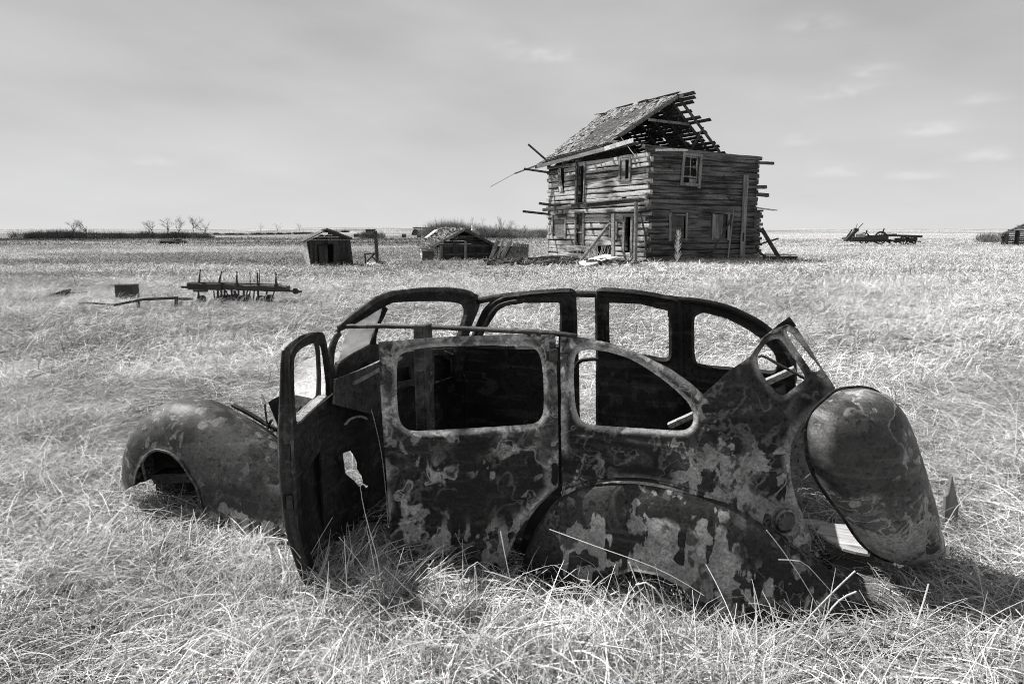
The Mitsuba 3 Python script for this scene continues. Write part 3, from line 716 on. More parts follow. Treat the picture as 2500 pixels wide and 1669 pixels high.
# dashboard, firewall, floor, bulkhead
hs = np.array(CAR['dash_holes'])
DB = obj('dashboard', plate(car(np.array(CAR['dash'])), 0.012, [car(hs[0:4]), car(hs[4:8]), car(hs[8:12])]), 'rust_frame', CARKEY, label='bare dashboard with square instrument holes')
obj('cowl_edge', bar(car(-1.11, -0.10, 0.885), car(-1.11, 0.42, 0.935), 0.03, 0.018), 'rust_pale', DB)
fh, fh2 = np.array(CAR['fwhole']), np.array(CAR['fwhole2'])
fh = fh + np.array([0, 1.0, 0]) * np.where(fh[:, 1:2] < -0.06, 0.01, 0.05)
fw3 = [(-1.2, -0.02, 0.66), (-1.2, -0.02, -0.1), (-1.2, 1.33, -0.1), (-1.2, 1.33, 0.82), (-1.2, 0.6, 0.80)]
fwo = [(-1.2, -0.30, 0.80), (-1.2, -0.30, -0.1), (-1.2, 1.33, -0.1), (-1.2, 1.33, 0.82), (-1.2, 0.6, 0.86), (-1.2, 0.1, 0.90)]
obj('firewall', plate(car(np.array(fwo)), 0.012, [car(fh), car(fh2)]), 'rust_dark', CARKEY, label='bulkhead in front with a torn hole showing grass')
obj('steering_arc', tube(car(smooth_path([(-1.16, -0.12, 0.655), (-1.16, -0.05, 0.672), (-1.16, 0.03, 0.662), (-1.16, 0.10, 0.63)], 10)), 0.007), 'rust_pale', CARKEY, True)
pst = np.array(CAR['post'])
obj('seat_post', cat([bar(car(-0.75, 0.06, 1.20), car(-0.75, 0.085, 0.25), 0.10, 0.03, up=CU), bar(car(-0.77, 0.015, 1.20), car(-0.77, 0.03, 0.25), 0.022, 0.05, up=CU)]), 'rust_frame', CARKEY)
fl_ = Polygon([(-1.2, 0.05), (1.05, 0.05), (1.05, 1.32), (-1.2, 1.32)])
m, uv = shell(fl_, lambda P, a, b: car(P[:, 0], P[:, 1], 0.05 + 0.02 * np.sin(P[:, 0] * 12) * np.sin(P[:, 1] * 9)), 0.06, 0.01, [0, 0, 1])
obj('floor_pan', m, 'rust_dark', CARKEY, True, uv)
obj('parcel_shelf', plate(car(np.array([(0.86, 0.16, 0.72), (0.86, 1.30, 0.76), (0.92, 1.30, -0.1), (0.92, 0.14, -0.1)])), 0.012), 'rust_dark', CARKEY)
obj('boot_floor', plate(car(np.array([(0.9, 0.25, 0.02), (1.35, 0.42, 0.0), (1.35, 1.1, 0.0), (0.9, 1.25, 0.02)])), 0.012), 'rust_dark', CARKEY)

# far side seen from within
obj('cowl_side', plate(car(np.array([(-1.42, 1.34, -0.1), (-1.02, 1.34, -0.1), (-1.02, 1.34, 0.55), (-1.05, 1.34, 0.70), (-1.12, 1.34, 0.88), (-1.42, 1.34, 0.92)])), 0.012), 'rust_dark', CARKEY)
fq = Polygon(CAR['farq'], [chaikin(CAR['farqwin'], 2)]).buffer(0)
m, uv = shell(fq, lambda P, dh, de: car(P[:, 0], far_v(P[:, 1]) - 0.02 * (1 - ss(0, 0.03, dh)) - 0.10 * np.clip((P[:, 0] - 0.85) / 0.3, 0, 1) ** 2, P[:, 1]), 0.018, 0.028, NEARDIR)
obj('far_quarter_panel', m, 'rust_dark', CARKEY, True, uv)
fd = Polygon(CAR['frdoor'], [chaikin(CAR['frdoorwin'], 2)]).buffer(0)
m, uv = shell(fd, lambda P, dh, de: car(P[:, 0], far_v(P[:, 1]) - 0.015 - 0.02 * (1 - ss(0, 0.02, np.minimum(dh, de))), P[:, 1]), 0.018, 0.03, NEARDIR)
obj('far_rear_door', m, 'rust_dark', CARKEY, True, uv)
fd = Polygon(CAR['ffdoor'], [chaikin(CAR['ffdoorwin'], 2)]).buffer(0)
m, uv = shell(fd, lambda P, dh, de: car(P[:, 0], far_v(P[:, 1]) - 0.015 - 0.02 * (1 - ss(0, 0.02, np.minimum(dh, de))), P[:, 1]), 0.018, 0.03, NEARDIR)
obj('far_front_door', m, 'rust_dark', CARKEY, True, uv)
obj('window_channel', tube(car(smooth_path([(-0.96, 1.25, 0.945), (-0.90, 1.24, 1.03), (-0.84, 1.23, 1.13), (-0.76, 1.225, 1.195), (-0.64, 1.22, 1.222)], 20)), 0.008), 'rust_frame', CARKEY, True)
p = smooth_path(np.array(CAR['farrail']), 50)
obj('roof_rail', tube(car(p), 0.022), 'rust_dark', CARKEY, True)
obj('beam', bar(car(0.47, 0.75, 0.574), car(1.129, 0.75, 0.955), 0.05, 0.035), 'rust_pale', CARKEY)
obj('bent_rod', tube(car(smooth_path([(-0.195, 1.1, 0.70), (-0.19, 1.1, 0.806), (-0.17, 1.1, 0.847), (-0.137, 1.1, 0.864), (-0.038, 1.1, 0.874)], 16)), 0.012), 'rust_dark', CARKEY, True)
obj('brace_rod', tube(car(smooth_path(CAR['wirerod'], 16)), 0.007), 'rust_frame', CARKEY, True)
obj('roof_scrap', plate(car(np.array([(0.93, 0.42, 1.13), (1.02, 0.44, 1.23), (1.075, 0.45, 1.275), (1.11, 0.45, 1.23), (1.02, 0.45, 1.17)])), 0.012), 'rust_dark', CARKEY)
# far rear fender, pale inside, beyond the rear window
frf = Polygon([(0.35, 0.0), (0.40, 0.45), (0.60, 0.66), (0.90, 0.74), (1.2, 0.66), (1.45, 0.42), (1.6, 0.0)])
m, uv = shell(frf, lambda P, a, b: car(P[:, 0], 1.42 + 0.2 * np.sqrt(1 - (1 - np.clip(b / 0.3, 0, 1)) ** 2), P[:, 1]), 0.03, 0.008, NEARDIR)
obj('rear_fender', m, 'rust_pale', CARKEY, True, uv)

# open front door, swung forward and seen nearly edge-on: a from hinge (0) to lock edge, w up
DX = np.array([-1.012, 3.86, 0.0])
DDIR = np.array([0.015, -1.0, 0.0])
DN = np.array([1.0, 0.015, 0.0])


def fd_out(w):
    """Offset of the outer skin from the inner face."""
    return 0.058 + 0.020 * np.exp(-((w - 0.62) / 0.30) ** 2) - 0.02 * np.clip((w - 0.8) / 0.4, 0, 1)


def fdp(a, w, off):
    a, w, off = np.broadcast_arrays(np.asarray(a, float), w, off)
    lean = 0.10 * np.clip((0.35 - w) / 0.45, 0, 1) ** 1.4
    return DX + a[..., None] * DDIR + (off + lean)[..., None] * DN * 1.0 + w[..., None] * np.array([0, 0, 1.0])


fo = [(0.02, 0.05), (0.0, 0.45), (0.0, 0.80), (0.07, 1.02), (0.12, 1.13), (0.20, 1.175), (0.50, 1.19), (0.70, 1.175), (0.765, 1.14), (0.775, 0.8), (0.775, 0.4), (0.76, 0.1), (0.72, -0.12), (0.1, -0.12)]
fwn = [(0.10, 0.82), (0.14, 0.99), (0.18, 1.09), (0.25, 1.125), (0.5, 1.14), (0.66, 1.125), (0.70, 1.08), (0.705, 0.84), (0.68, 0.80), (0.14, 0.795)]
fpoly = Polygon(chaikin(fo, 1), [chaikin(fwn, 2)]).buffer(0)


def fdin(P, dh, de):
    a, w = P[:, 0], P[:, 1]
    off = -0.012 * (1 - ss(0, 0.02, dh))
    for c in (0.755, 0.715, 0.665, 0.60):
        off = off + 0.010 * np.exp(-((w - c) / 0.010) ** 2)
    off = off - 0.045 * ss(0.07, 0.11, de) * ss(0.56, 0.50, w)
    return fdp(a, w, off)


m, uv = shell(fpoly, fdin, 0.014, 0.004, DN)
FD = obj('front_door', m, 'rust_dark', CARKEY, True, uv, 'near front door swung right open, seen almost edge-on')
m, uv = shell(fpoly, lambda P, dh, de: fdp(P[:, 0], P[:, 1], -fd_out(P[:, 1])), 0.02, 0.004, -DN)
obj('outer_skin', m, 'rust_door', FD, True, uv)
ww = np.linspace(-0.12, 1.165, 40)
aa = np.interp(ww, [-0.12, 0.1, 0.4, 1.1, 1.165], [0.72, 0.762, 0.775, 0.772, 0.755])
cols = []
for t, dd in ((0.0, 0.0), (0.14, 0.012), (0.30, -0.008), (0.62, -0.004), (0.86, 0.012), (1.0, 0.0)):
    cols.append(fdp(aa + dd, ww, -t * fd_out(ww)))
V_ = np.vstack(cols)
n_ = len(ww)
F_ = np.array([(c * n_ + i, c * n_ + i + 1, (c + 1) * n_ + i + 1, (c + 1) * n_ + i) for c in range(5) for i in range(n_ - 1)])
obj('lock_edge', (V_, F_), 'rust_frame', FD, 30)
obj('window_ledge', bar(fdp(0.12, 0.80, -0.03), fdp(0.70, 0.80, -0.03), 0.05, 0.012), 'rust_pale', FD)
for w_ in (0.66, 0.42):
    obj('lock_plate', bar(fdp(0.785, w_, -0.03), fdp(0.785, w_ + 0.07, -0.03), 0.03, 0.01, up=-DDIR), 'rust_dark', FD)

# boot lid, torn off its hinge and propped on its lower edge
LE, LN, LO = np.array([0.94, 0.34, 0]), np.array([0.34, -0.94, 0]), np.array([1.9, 3.3, 0])
lp = np.array(CAR['lid'])
lp = chaikin(np.where(lp[:, :1] > -0.3, lp - np.array([0.13, 0]) * np.clip((lp[:, :1] + 0.3) / 0.5, 0, 1), lp), 2)
lid_poly = Polygon(lp).buffer(0)
lid_edge = LineString(list(lid_poly.exterior.coords))


def lid_f(P, dh, de):
    a, w = P[:, 0], P[:, 1]
    d = np.clip(dist_to(lid_edge, P) / 0.34, 0, 1)
    b = 0.25 * np.sqrt(1 - (1 - d) ** 2) ** 0.9
    dent = -0.028 * np.exp(-((a + 0.22) ** 2 + (w - 0.52) ** 2) / 0.085 ** 2) - 0.016 * np.exp(-((a + 0.08) ** 2 + (w - 0.42) ** 2) / 0.05 ** 2) + 0.010 * np.exp(-((w - 0.66 - 0.1 * a) / 0.025) ** 2) * (a < -0.1)
    dent = dent + 0.010 * (meshkit.fbm(np.stack([a * 5, w * 5, a * 0], -1), 3, 6) - 0.5) - 0.012 * np.exp(-((w - 0.30 + 0.25 * a) / 0.03) ** 2) * np.exp(-((a - 0.0) / 0.18) ** 2)
    return LO + a[:, None] * LE + w[:, None] * np.array([0, 0, 1.0]) + (b + dent)[:, None] * LN


ex = np.vstack([ring_pts(lid_poly.buffer(-k).exterior.coords, 0.014) for k in (0.002, 0.008, 0.018, 0.034, 0.055)])
m, uv = shell(lid_poly, lid_f, 0.014, 0.012, LN, ex)
LD = obj('boot_lid', m, 'rust_lid', CARKEY, True, uv, 'dented bulging boot lid hanging off at the back')
rp = ring_pts(lid_edge.coords, 0.02)
rp = np.vstack([rp, rp[:2]])
obj('rim', tube(LO + rp[:, :1] * LE + rp[:, 1:] * np.array([0, 0, 1.0]) - LN * 0.008, 0.010, 6, False), 'rust_dark', LD, True)
inn = lid_poly.buffer(-0.03)
m, uv = shell(inn, lambda P, a, b: LO + P[:, :1] * LE + P[:, 1:] * np.array([0, 0, 1.0]) - LN * 0.03, 0.05, 0.006, -LN)
obj('inner_skin', m, 'rust_dark', LD, True, uv)
for da_ in ((0.17, 0.155), (0.235, 0.185)):
    q = lid_f(np.array([da_]), None, None)[0]
    bm = trimesh.creation.icosphere(2, 0.019)
    bm.apply_scale([0.8, 0.8, 1.25])
    bm.apply_translation(q + LN * 0.004)
    obj('lamp_stub', bm, 'white_paint', LD, True)
# ------------------------------------------------------------------ the two-storey log house
HOUSE = thing('log_house', 'tall derelict two-storey log house with a half-collapsed shingle roof', 'house')


def log_mesh(f, L, h, th, seed, segs=None):
    """A hewn log of length L; f(a, b, c) maps along, up, inwards into space."""
    r_ = np.random.default_rng(seed)
    segs = segs or max(2, int(L / 0.7) + 1)
    c = 0.20 * h
    prof = np.array([(-h / 2, th), (-h / 2, 0.02), (-h / 2 + c, 0), (h / 2 - c, 0), (h / 2, 0.02), (h / 2, th)])
    V = []
    wob = np.cumsum(r_.uniform(-1, 1, segs + 1)) * 0.012
    for i in range(segs + 1):
        k = r_.uniform(0.80, 1.08)
        pr = prof * [k, 1] + np.array([wob[i] - wob.mean(), r_.uniform(-0.012, 0.014)]) + r_.uniform(-0.01, 0.01, prof.shape)
        a = L * i / segs + (r_.uniform(-0.03, 0.03) if i in (0, segs) else 0)
        V.append(f(a, pr[:, 0], pr[:, 1]))
    V = np.vstack(V)
    F = []
    for i in range(segs):
        for j in range(6):
            p, q = i * 6 + j, i * 6 + (j + 1) % 6
            F += [(p, q, q + 6), (p, q + 6, p + 6)]
    for j in range(1, 5):
        F += [(0, j + 1, j), (segs * 6, segs * 6 + j, segs * 6 + j + 1)]
    return trimesh.Trimesh(V, F, process=False)


def courses(z0, z1, h, seed):
    r_ = np.random.default_rng(seed)
    z, out = z0, []
    while z < z1 - 0.08:
        d = h * r_.uniform(0.78, 1.22)
        out.append((z, min(d, z1 - z)))
        z += d
    return out


def log_wall(key, f, span, z0, z1, openings, mat, seed, off):
    """Courses of logs with the openings (a0, a1, z0, z1) left out; f(a, z, inwards)."""
    for n, (z, h) in enumerate(courses(z0, z1, 0.262, seed)):
        zc = z + h / 2
        e0 = span[0] + (0.0 if (n + off) % 2 else 0.17)
        e1 = span[1] - (0.0 if (n + off) % 2 else 0.15)
        cuts = sorted([(o[0], o[1]) for o in openings if o[2] < zc < o[3]])
        segs, a = [], e0
        for c0, c1 in cuts:
            if c0 > a:
                segs.append((a, c0))
            a = max(a, c1)
        if e1 > a:
            segs.append((a, e1))
        for k, (a0, a1) in enumerate(segs):
            if a1 - a0 < 0.12:
                continue
            sag = 0.035 * math.sin(n * 1.7 + seed)
            obj('log', log_mesh(lambda a, b, c: f(a0 + a, zc + b + sag * np.sin((a0 + a) * 0.5), c), a1 - a0, h * 0.84, 0.16, seed * 1000 + n * 10 + k), mat, key)


def core(f, a0, a1, z0, z1, openings, d0, d1):
    pl = Polygon([(a0, z0), (a1, z0), (a1, z1), (a0, z1)]).difference(shapely.union_all([shapely.box(o[0], o[2], o[1], o[3]) for o in openings])) if openings else Polygon([(a0, z0), (a1, z0), (a1, z1), (a0, z1)])
    ms = []
    for g in getattr(pl, 'geoms', [pl]):
        m_ = trimesh.creation.extrude_polygon(g, d1 - d0, engine='earcut')
        v = m_.vertices
        ms.append(trimesh.Trimesh(f(v[:, 0], v[:, 1], d0 + v[:, 2]), m_.faces, process=False))
    return cat(ms)


def fe(a, z, c):            # end wall (faces right and towards the camera); c inwards
    return hp(a, np.asarray(c, float) + 0.010 * (z - 2.5) * 0, z)


def fs(a, z, c):            # long side wall (faces left, in the sun)
    lean = 0.10 * np.exp(-((np.asarray(z, float) - 2.9) / 0.5) ** 2)
    return hp(np.asarray(c, float) - lean * 0.4, a, z)


END_OPEN = [(2.02, 3.02, 3.72, 5.02), (1.36, 5.30, 1.02, 2.40)]
SIDE_OPEN = [(7.12, 7.72, 3.72, 4.80), (5.13, 5.76, 2.95, 5.0), (1.45, 2.15, 3.92, 5.0), (6.92, 8.22, 1.15, 2.38), (5.20, 5.86, 0.72, 2.44), (1.20, 1.70, 0.45, 2.20), (2.7, 4.3, 0.15, 0.75), (1.65, 2.0, 3.02, 3.25), (2.35, 2.85, 1.1, 2.0)]
EW = obj('end_wall', core(fe, 0.12, 7.1, 0.05, 5.0, END_OPEN, 0.055, 0.15), 'mud', HOUSE)
log_wall(EW, fe, (-0.06, 7.22), 0.02, 5.05, END_OPEN, 'log_end', 21, 0)
SW = obj('side_wall', core(fs, 0.12, 8.8, 0.05, 4.85, SIDE_OPEN, 0.055, 0.15), 'mud', HOUSE)
log_wall(SW, fs, (-0.06, 8.9), 0.02, 4.88, SIDE_OPEN, 'log_side', 22, 1)
obj('back_wall', cat([core(lambda a, z, c: hp(7.2 - c, a, z), 0.1, 8.8, 0, 4.95, [], 0.0, 0.15), core(lambda a, z, c: hp(a, 8.85 - c, z), 0.1, 7.1, 0, 4.95, [], 0, 0.15)]), 'dark_wood', HOUSE)
obj('upper_floor', core(lambda a, z, c: hp(a, z, 2.55 + c), 0.2, 7.0, 0.2, 8.7, [], 0.0, 0.1), 'dark_wood', HOUSE)
for n, (z, h) in enumerate(courses(0.02, 5.0, 0.262, 21)):        # log ends of the far corner, seen on the right edge
    if n % 2 == 0:
        obj('log_end', bar(hp(7.08, -0.02, z + h / 2), hp(7.08, 0.35, z + h / 2), 0.2, h * 0.9, rough=0.06, seed=n), 'log_end', EW)

# wall plate logs on top
obj('top_log', log_mesh(lambda a, b, c: hp(-0.1 + a, c - 0.05, 5.14 + b), 7.4, 0.20, 0.26, 31, 9), 'log_end', EW)
obj('top_log', log_mesh(lambda a, b, c: hp(-0.35 + a, c - 0.02, 5.32 + b - 0.035 * a), 4.6, 0.17, 0.24, 32, 6), 'log_end', EW)
obj('splintered_log', log_mesh(lambda a, b, c: hp(0.25 + a, c - 0.12, 5.16 + b + 0.05 * a), 1.9, 0.10, 0.10, 33, 5), 'pale_wood', EW)
obj('top_log', log_mesh(lambda a, b, c: fs(0.1 + a, 4.98 + b, c - 0.02), 8.7, 0.20, 0.2, 34, 9), 'log_side', SW)

# end wall, upper window: frame boards, sash, bars, a pane let down
UW = obj('window', bar(fe(1.96, 3.70, -0.03), fe(3.10, 3.66, -0.03), 0.05, 0.13, rough=0.05), 'frame_wood', EW, label='upper four-pane window without glass')
obj('frame', bar(fe(1.93, 3.62, -0.05), fe(2.04, 5.18, -0.05), 0.05, 0.15, up=HR), 'frame_wood', UW)
obj('frame', bar(fe(3.06, 3.52, -0.05), fe(3.13, 5.12, -0.05), 0.05, 0.16, up=HR), 'frame_wood', UW)
obj('frame', bar(fe(2.04, 5.08, -0.03), fe(3.06, 5.06, -0.03), 0.05, 0.13), 'frame_wood', UW)
SA = obj('sash', cat([bar(fe(2.08, 4.06, 0.05), fe(2.98, 4.04, 0.05), 0.04, 0.07), bar(fe(2.10, 4.98, 0.05), fe(2.98, 4.96, 0.05), 0.04, 0.06), bar(fe(2.08, 3.80, 0.05), fe(2.10, 4.98, 0.05), 0.04, 0.06, up=HR), bar(fe(2.97, 3.80, 0.05), fe(2.98, 4.98, 0.05), 0.04, 0.06, up=HR)]), 'frame_wood', UW)
obj('glazing_bar', bar(fe(2.535, 4.06, 0.05), fe(2.545, 4.96, 0.05), 0.025, 0.03, up=HR), 'frame_wood', UW)
obj('glazing_bar', bar(fe(2.10, 4.51, 0.052), fe(2.98, 4.50, 0.052), 0.022, 0.025), 'frame_wood', UW)
obj('board', bar(fe(2.50, 3.86, 0.06), fe(2.96, 3.85, 0.06), 0.02, 0.20), 'frame_wood', UW)
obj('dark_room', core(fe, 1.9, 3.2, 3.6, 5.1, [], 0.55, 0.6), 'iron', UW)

# end wall, boarded lower window group
LW = obj('boarded_window', bar(fe(1.30, 2.42, -0.03), fe(5.40, 2.40, -0.03), 0.05, 0.16, rough=0.04, segs=4), 'log_end', EW, label='wide lower window closed with boards')
for a0, a1, w_ in ((1.36, 1.34, 0.13), (2.38, 2.36, 0.11), (4.14, 4.12, 0.12), (5.22, 5.18, 0.15)):
    obj('frame', bar(fe(a0, 1.02, -0.02), fe(a1, 2.34, -0.02), 0.05, w_, up=HR), 'frame_wood', LW)
obj('frame', bar(fe(1.4, 2.26, -0.01), fe(2.36, 2.25, -0.01), 0.04, 0.06), 'frame_wood', LW)
obj('frame', bar(fe(1.4, 1.10, -0.01), fe(5.2, 1.08, -0.01), 0.04, 0.08, segs=3), 'log_end', LW)
for k, (a0, a1, z0, z1, dd, mt) in enumerate(((1.42, 2.32, 1.72, 2.22, 0.10, 'dark_wood'), (1.42, 2.32, 1.14, 1.70, 0.08, 'log_end'), (2.44, 4.08, 1.13, 1.72, 0.03, 'log_end'), (2.44, 4.08, 1.73, 2.33, 0.035, 'log_end'), (4.20, 4.86, 1.12, 2.30, 0.05, 'frame_wood'), (4.90, 5.14, 1.12, 2.30, 0.09, 'dark_wood'))):
    obj('board', core(fe, a0, a1, z0, z1, [], dd, dd + 0.03), mt, LW)

# corner board with a slot, and thin props against the end wall
obj('corner_board', core(lambda a, z, c: fe(a + 0.035 * (2.2 - z) * 0.1, z, c), 6.06, 6.40, 0.18, 4.26, [(6.16, 6.30, 0.95, 1.38)], -0.06, -0.02), 'frame_wood', EW)
obj('batten', bar(fe(5.20, 0.05, -0.07), fe(5.44, 2.55, -0.05), 0.04, 0.09, up=HR), 'frame_wood', EW)

# long side wall: shutters, doors, frames


def side_frame(key, a0, a1, z0, z1, w=0.13, sill=True, mat='log_side'):
    obj('frame', bar(fs(a0, z0, -0.03), fs(a0, z1, -0.03), 0.05, w, up=HL), mat, key)
    obj('frame', bar(fs(a1, z0, -0.03), fs(a1, z1, -0.03), 0.05, w, up=HL), mat, key)
    obj('frame', bar(fs(a0, z1, -0.035), fs(a1, z1, -0.035), 0.05, w), mat, key)
    if sill:
        obj('frame', bar(fs(a0 - 0.05, z0, -0.035), fs(a1 + 0.05, z0, -0.035), 0.05, w), mat, key)


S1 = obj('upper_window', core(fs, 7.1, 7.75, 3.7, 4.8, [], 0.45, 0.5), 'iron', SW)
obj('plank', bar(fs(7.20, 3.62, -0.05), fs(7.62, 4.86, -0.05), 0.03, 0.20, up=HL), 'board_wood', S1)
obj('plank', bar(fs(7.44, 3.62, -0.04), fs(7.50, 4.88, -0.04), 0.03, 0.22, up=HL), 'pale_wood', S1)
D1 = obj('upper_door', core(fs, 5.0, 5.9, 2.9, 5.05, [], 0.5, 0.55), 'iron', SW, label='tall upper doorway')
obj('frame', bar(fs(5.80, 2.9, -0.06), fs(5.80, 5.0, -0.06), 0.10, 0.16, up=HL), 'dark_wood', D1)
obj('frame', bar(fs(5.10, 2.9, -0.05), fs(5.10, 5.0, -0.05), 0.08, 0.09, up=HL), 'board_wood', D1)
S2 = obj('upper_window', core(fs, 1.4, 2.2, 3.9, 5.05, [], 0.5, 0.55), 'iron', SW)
side_frame(S2, 1.42, 2.20, 3.90, 5.02, 0.12, True, 'board_wood')
obj('shutter', bar(fs(1.98, 3.96, 0.02), fs(1.98, 4.96, 0.02), 0.03, 0.34, up=HL), 'board_wood', S2)
S3 = obj('shuttered_window', core(fs, 6.95, 8.2, 1.18, 2.36, [], 0.10, 0.14), 'dark_wood', SW)
side_frame(S3, 6.90, 8.22, 1.12, 2.42, 0.12)
for k in range(7):
    a = 7.03 + 0.165 * k
    obj('plank', bar(fs(a, 1.18, 0.04), fs(a + 0.012, 2.08, 0.04), 0.025, 0.15, up=HL, rough=0.03, seed=k), 'board_wood', S3)
obj('plank', bar(fs(6.98, 2.22, 0.02), fs(8.14, 2.22, 0.02), 0.03, 0.22), 'log_side', S3)
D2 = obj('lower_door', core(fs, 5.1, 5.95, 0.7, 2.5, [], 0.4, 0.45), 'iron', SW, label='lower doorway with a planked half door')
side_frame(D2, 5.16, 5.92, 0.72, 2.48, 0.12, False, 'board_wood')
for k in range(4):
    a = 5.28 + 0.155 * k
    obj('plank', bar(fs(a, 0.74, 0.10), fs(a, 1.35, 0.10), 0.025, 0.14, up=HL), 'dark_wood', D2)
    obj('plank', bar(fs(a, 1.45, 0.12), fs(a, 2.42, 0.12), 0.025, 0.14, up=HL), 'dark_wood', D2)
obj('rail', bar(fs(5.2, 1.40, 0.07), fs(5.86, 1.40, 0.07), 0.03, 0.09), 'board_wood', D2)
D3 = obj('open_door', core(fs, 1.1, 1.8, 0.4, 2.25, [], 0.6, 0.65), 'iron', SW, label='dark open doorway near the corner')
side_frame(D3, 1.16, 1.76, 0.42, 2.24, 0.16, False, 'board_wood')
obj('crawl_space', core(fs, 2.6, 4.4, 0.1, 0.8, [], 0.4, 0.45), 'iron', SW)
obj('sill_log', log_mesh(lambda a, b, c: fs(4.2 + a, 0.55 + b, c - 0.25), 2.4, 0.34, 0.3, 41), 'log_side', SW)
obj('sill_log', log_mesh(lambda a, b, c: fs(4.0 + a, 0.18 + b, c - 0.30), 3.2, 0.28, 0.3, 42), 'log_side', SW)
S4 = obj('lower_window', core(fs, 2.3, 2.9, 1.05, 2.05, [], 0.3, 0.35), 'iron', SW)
side_frame(S4, 2.34, 2.86, 1.1, 2.0, 0.12, True, 'board_wood')

# remains of the gallery between the storeys
GA = obj('gallery', bar(hp(-0.32, 8.75, 2.66), hp(-0.32, 0.0, 2.90), 0.12, 0.17, rough=0.05, segs=10), 'dark_wood', HOUSE)
obj('beam', bar(hp(-1.35, 9.3, 2.58), hp(0.0, 8.62, 2.42), 0.12, 0.13, rough=0.05), 'dark_wood', GA)
obj('beam', bar(hp(-1.25, 7.70, 2.98), hp(0.05, 7.35, 2.80), 0.12, 0.13, rough=0.05), 'dark_wood', GA)
obj('beam', bar(hp(-0.75, 5.3, 2.80), hp(0.05, 5.0, 2.95), 0.16, 0.14), 'dark_wood', GA)
for k in range(7):
    q0 = 0.1 + 0.62 * k
    obj('plank', bar(hp(-0.42 - 0.03 * (k % 3), q0, 3.02 - 0.02 * k), hp(-0.42, q0 + 0.66, 3.0 - 0.02 * k), 0.26, 0.035, rough=0.05, seed=k), 'board_wood', GA)
obj('post', bar(hp(-0.5, 0.24, 0.0), hp(-0.45, 0.36, 2.82), 0.15, 0.15, up=HL, rough=0.04, segs=4), 'board_wood', GA)
obj('brace', tube(hp(np.array([-0.4, -0.3, -0.1, -0.05]), np.array([0.1, -0.02, 0.0, 0.05]), np.array([2.3, 1.7, 1.2, 0.6])), 0.05), 'dark_wood', GA)

# roof
ROOF = obj('roof', bar(hp(3.75, 2.0, 8.22), hp(3.75, 8.75, 8.20), 0.06, 0.20), 'dark_wood', HOUSE)
E0 = np.array([3.75, 8.3])
LD_ = np.array([-4.0, -3.15]) / math.hypot(4.0, 3.15)      # down the left slope in (s, z)
RD_ = np.array([3.45, -3.2]) / math.hypot(3.45, 3.2)


def lslope(t, q, up=0.0):
    t, q = np.broadcast_arrays(np.asarray(t, float), q)
    sag = -0.10 * np.sin(np.clip((q - 2.4) / 6.4, 0, 1) * np.pi) * np.sin(np.clip(t / 5.4, 0, 1) * np.pi)
    return hp(E0[0] + LD_[0] * t + LD_[1] * (up + sag), q, E0[1] + LD_[1] * t - LD_[0] * (up + sag))


def rslope(t, q, up=0.0):
    t, q = np.broadcast_arrays(np.asarray(t, float), q)
    return hp(E0[0] + RD_[0] * t - RD_[1] * up, q, E0[1] + RD_[1] * t + RD_[0] * up)


roof_poly = Polygon([(0.0, 2.35), (2.2, 3.75), (3.35, 4.45), (3.55, 3.9), (4.0, 4.75), (4.35, 4.3), (5.05, 6.0), (5.25, 9.75), (3.2, 9.25), (0.0, 8.62)])
r_ = np.random.default_rng(5)
# sheathing boards under the shingles, left slope
for k in range(21):
    t = 0.08 + 0.245 * k
    ln_ = roof_poly.intersection(LineString([(t, 0), (t, 12)]))
    if ln_.is_empty or ln_.length < 0.5:
        continue
    q0, q1 = ln_.bounds[1], ln_.bounds[3]
    obj('board', bar(lslope(t, q0 + 0.05, 0.02), lslope(t, q1 - 0.05, 0.02), 0.225, 0.024, up=lslope(0, 0, 1) - lslope(0, 0, 0)), 'dark_wood', ROOF)
# shingles: overlapping courses, cupped, slipped and missing here and there
sh, key_pts = [], []
t = 5.25
while t > -0.05:
    q = 2.2 + r_.uniform(0, 0.1)
    while q < 9.8:
        w_ = r_.uniform(0.09, 0.20)
        cq = q + w_ / 2
        miss = meshkit.noise(np.array([[cq * 1.1, t * 1.4, 0.0]]), 8)[0] + 0.25 * (r_.random() - 0.5)
        if shapely.contains_xy(roof_poly, t - 0.05, cq) and miss < 0.80:
            t1 = t + r_.uniform(-0.03, 0.05) + (0.12 * r_.random() if r_.random() < 0.05 else 0)
            t0 = t1 - 0.40
            sk = r_.uniform(-0.02, 0.02)
            u1 = 0.060 + r_.uniform(0, 0.030) + (0.06 * r_.random() if r_.random() < 0.12 else 0)
            cup = r_.uniform(-0.012, 0.018)
            th2 = 0.016
            P_ = [lslope(t0, q, 0.036), lslope(t0, q + w_, 0.036), lslope(t1, q + sk, u1 + cup), lslope(t1 + r_.uniform(-0.02, 0.02), q + w_ * 0.97 + sk, u1 - cup)]
            D_ = [lslope(t1, q + sk, u1 + cup - th2), lslope(t1, q + w_ * 0.97 + sk, u1 - cup - th2)]
            V_ = np.array(P_ + D_ + [P_[0] - [0, 0, .008], P_[1] - [0, 0, .008]])
            F_ = np.array([(0, 2, 3), (0, 3, 1), (2, 4, 5), (2, 5, 3), (0, 6, 4), (0, 4, 2), (1, 3, 5), (1, 5, 7), (6, 7, 5), (6, 5, 4)])
            sh.append(trimesh.Trimesh(V_, F_, process=False))
        q += w_ + 0.006
    t -= 0.142
order = np.argsort([np.linalg.norm(m_.vertices.mean(0) - EYE) for m_ in sh])
for k in order[:300]:
    obj('shingle', sh[k], 'shingle_wood', ROOF)
LSH = obj('shingle_field', cat([sh[k] for k in order[300:]]), 'shingle_wood', ROOF)
labels[LSH] = {'kind': 'stuff'}
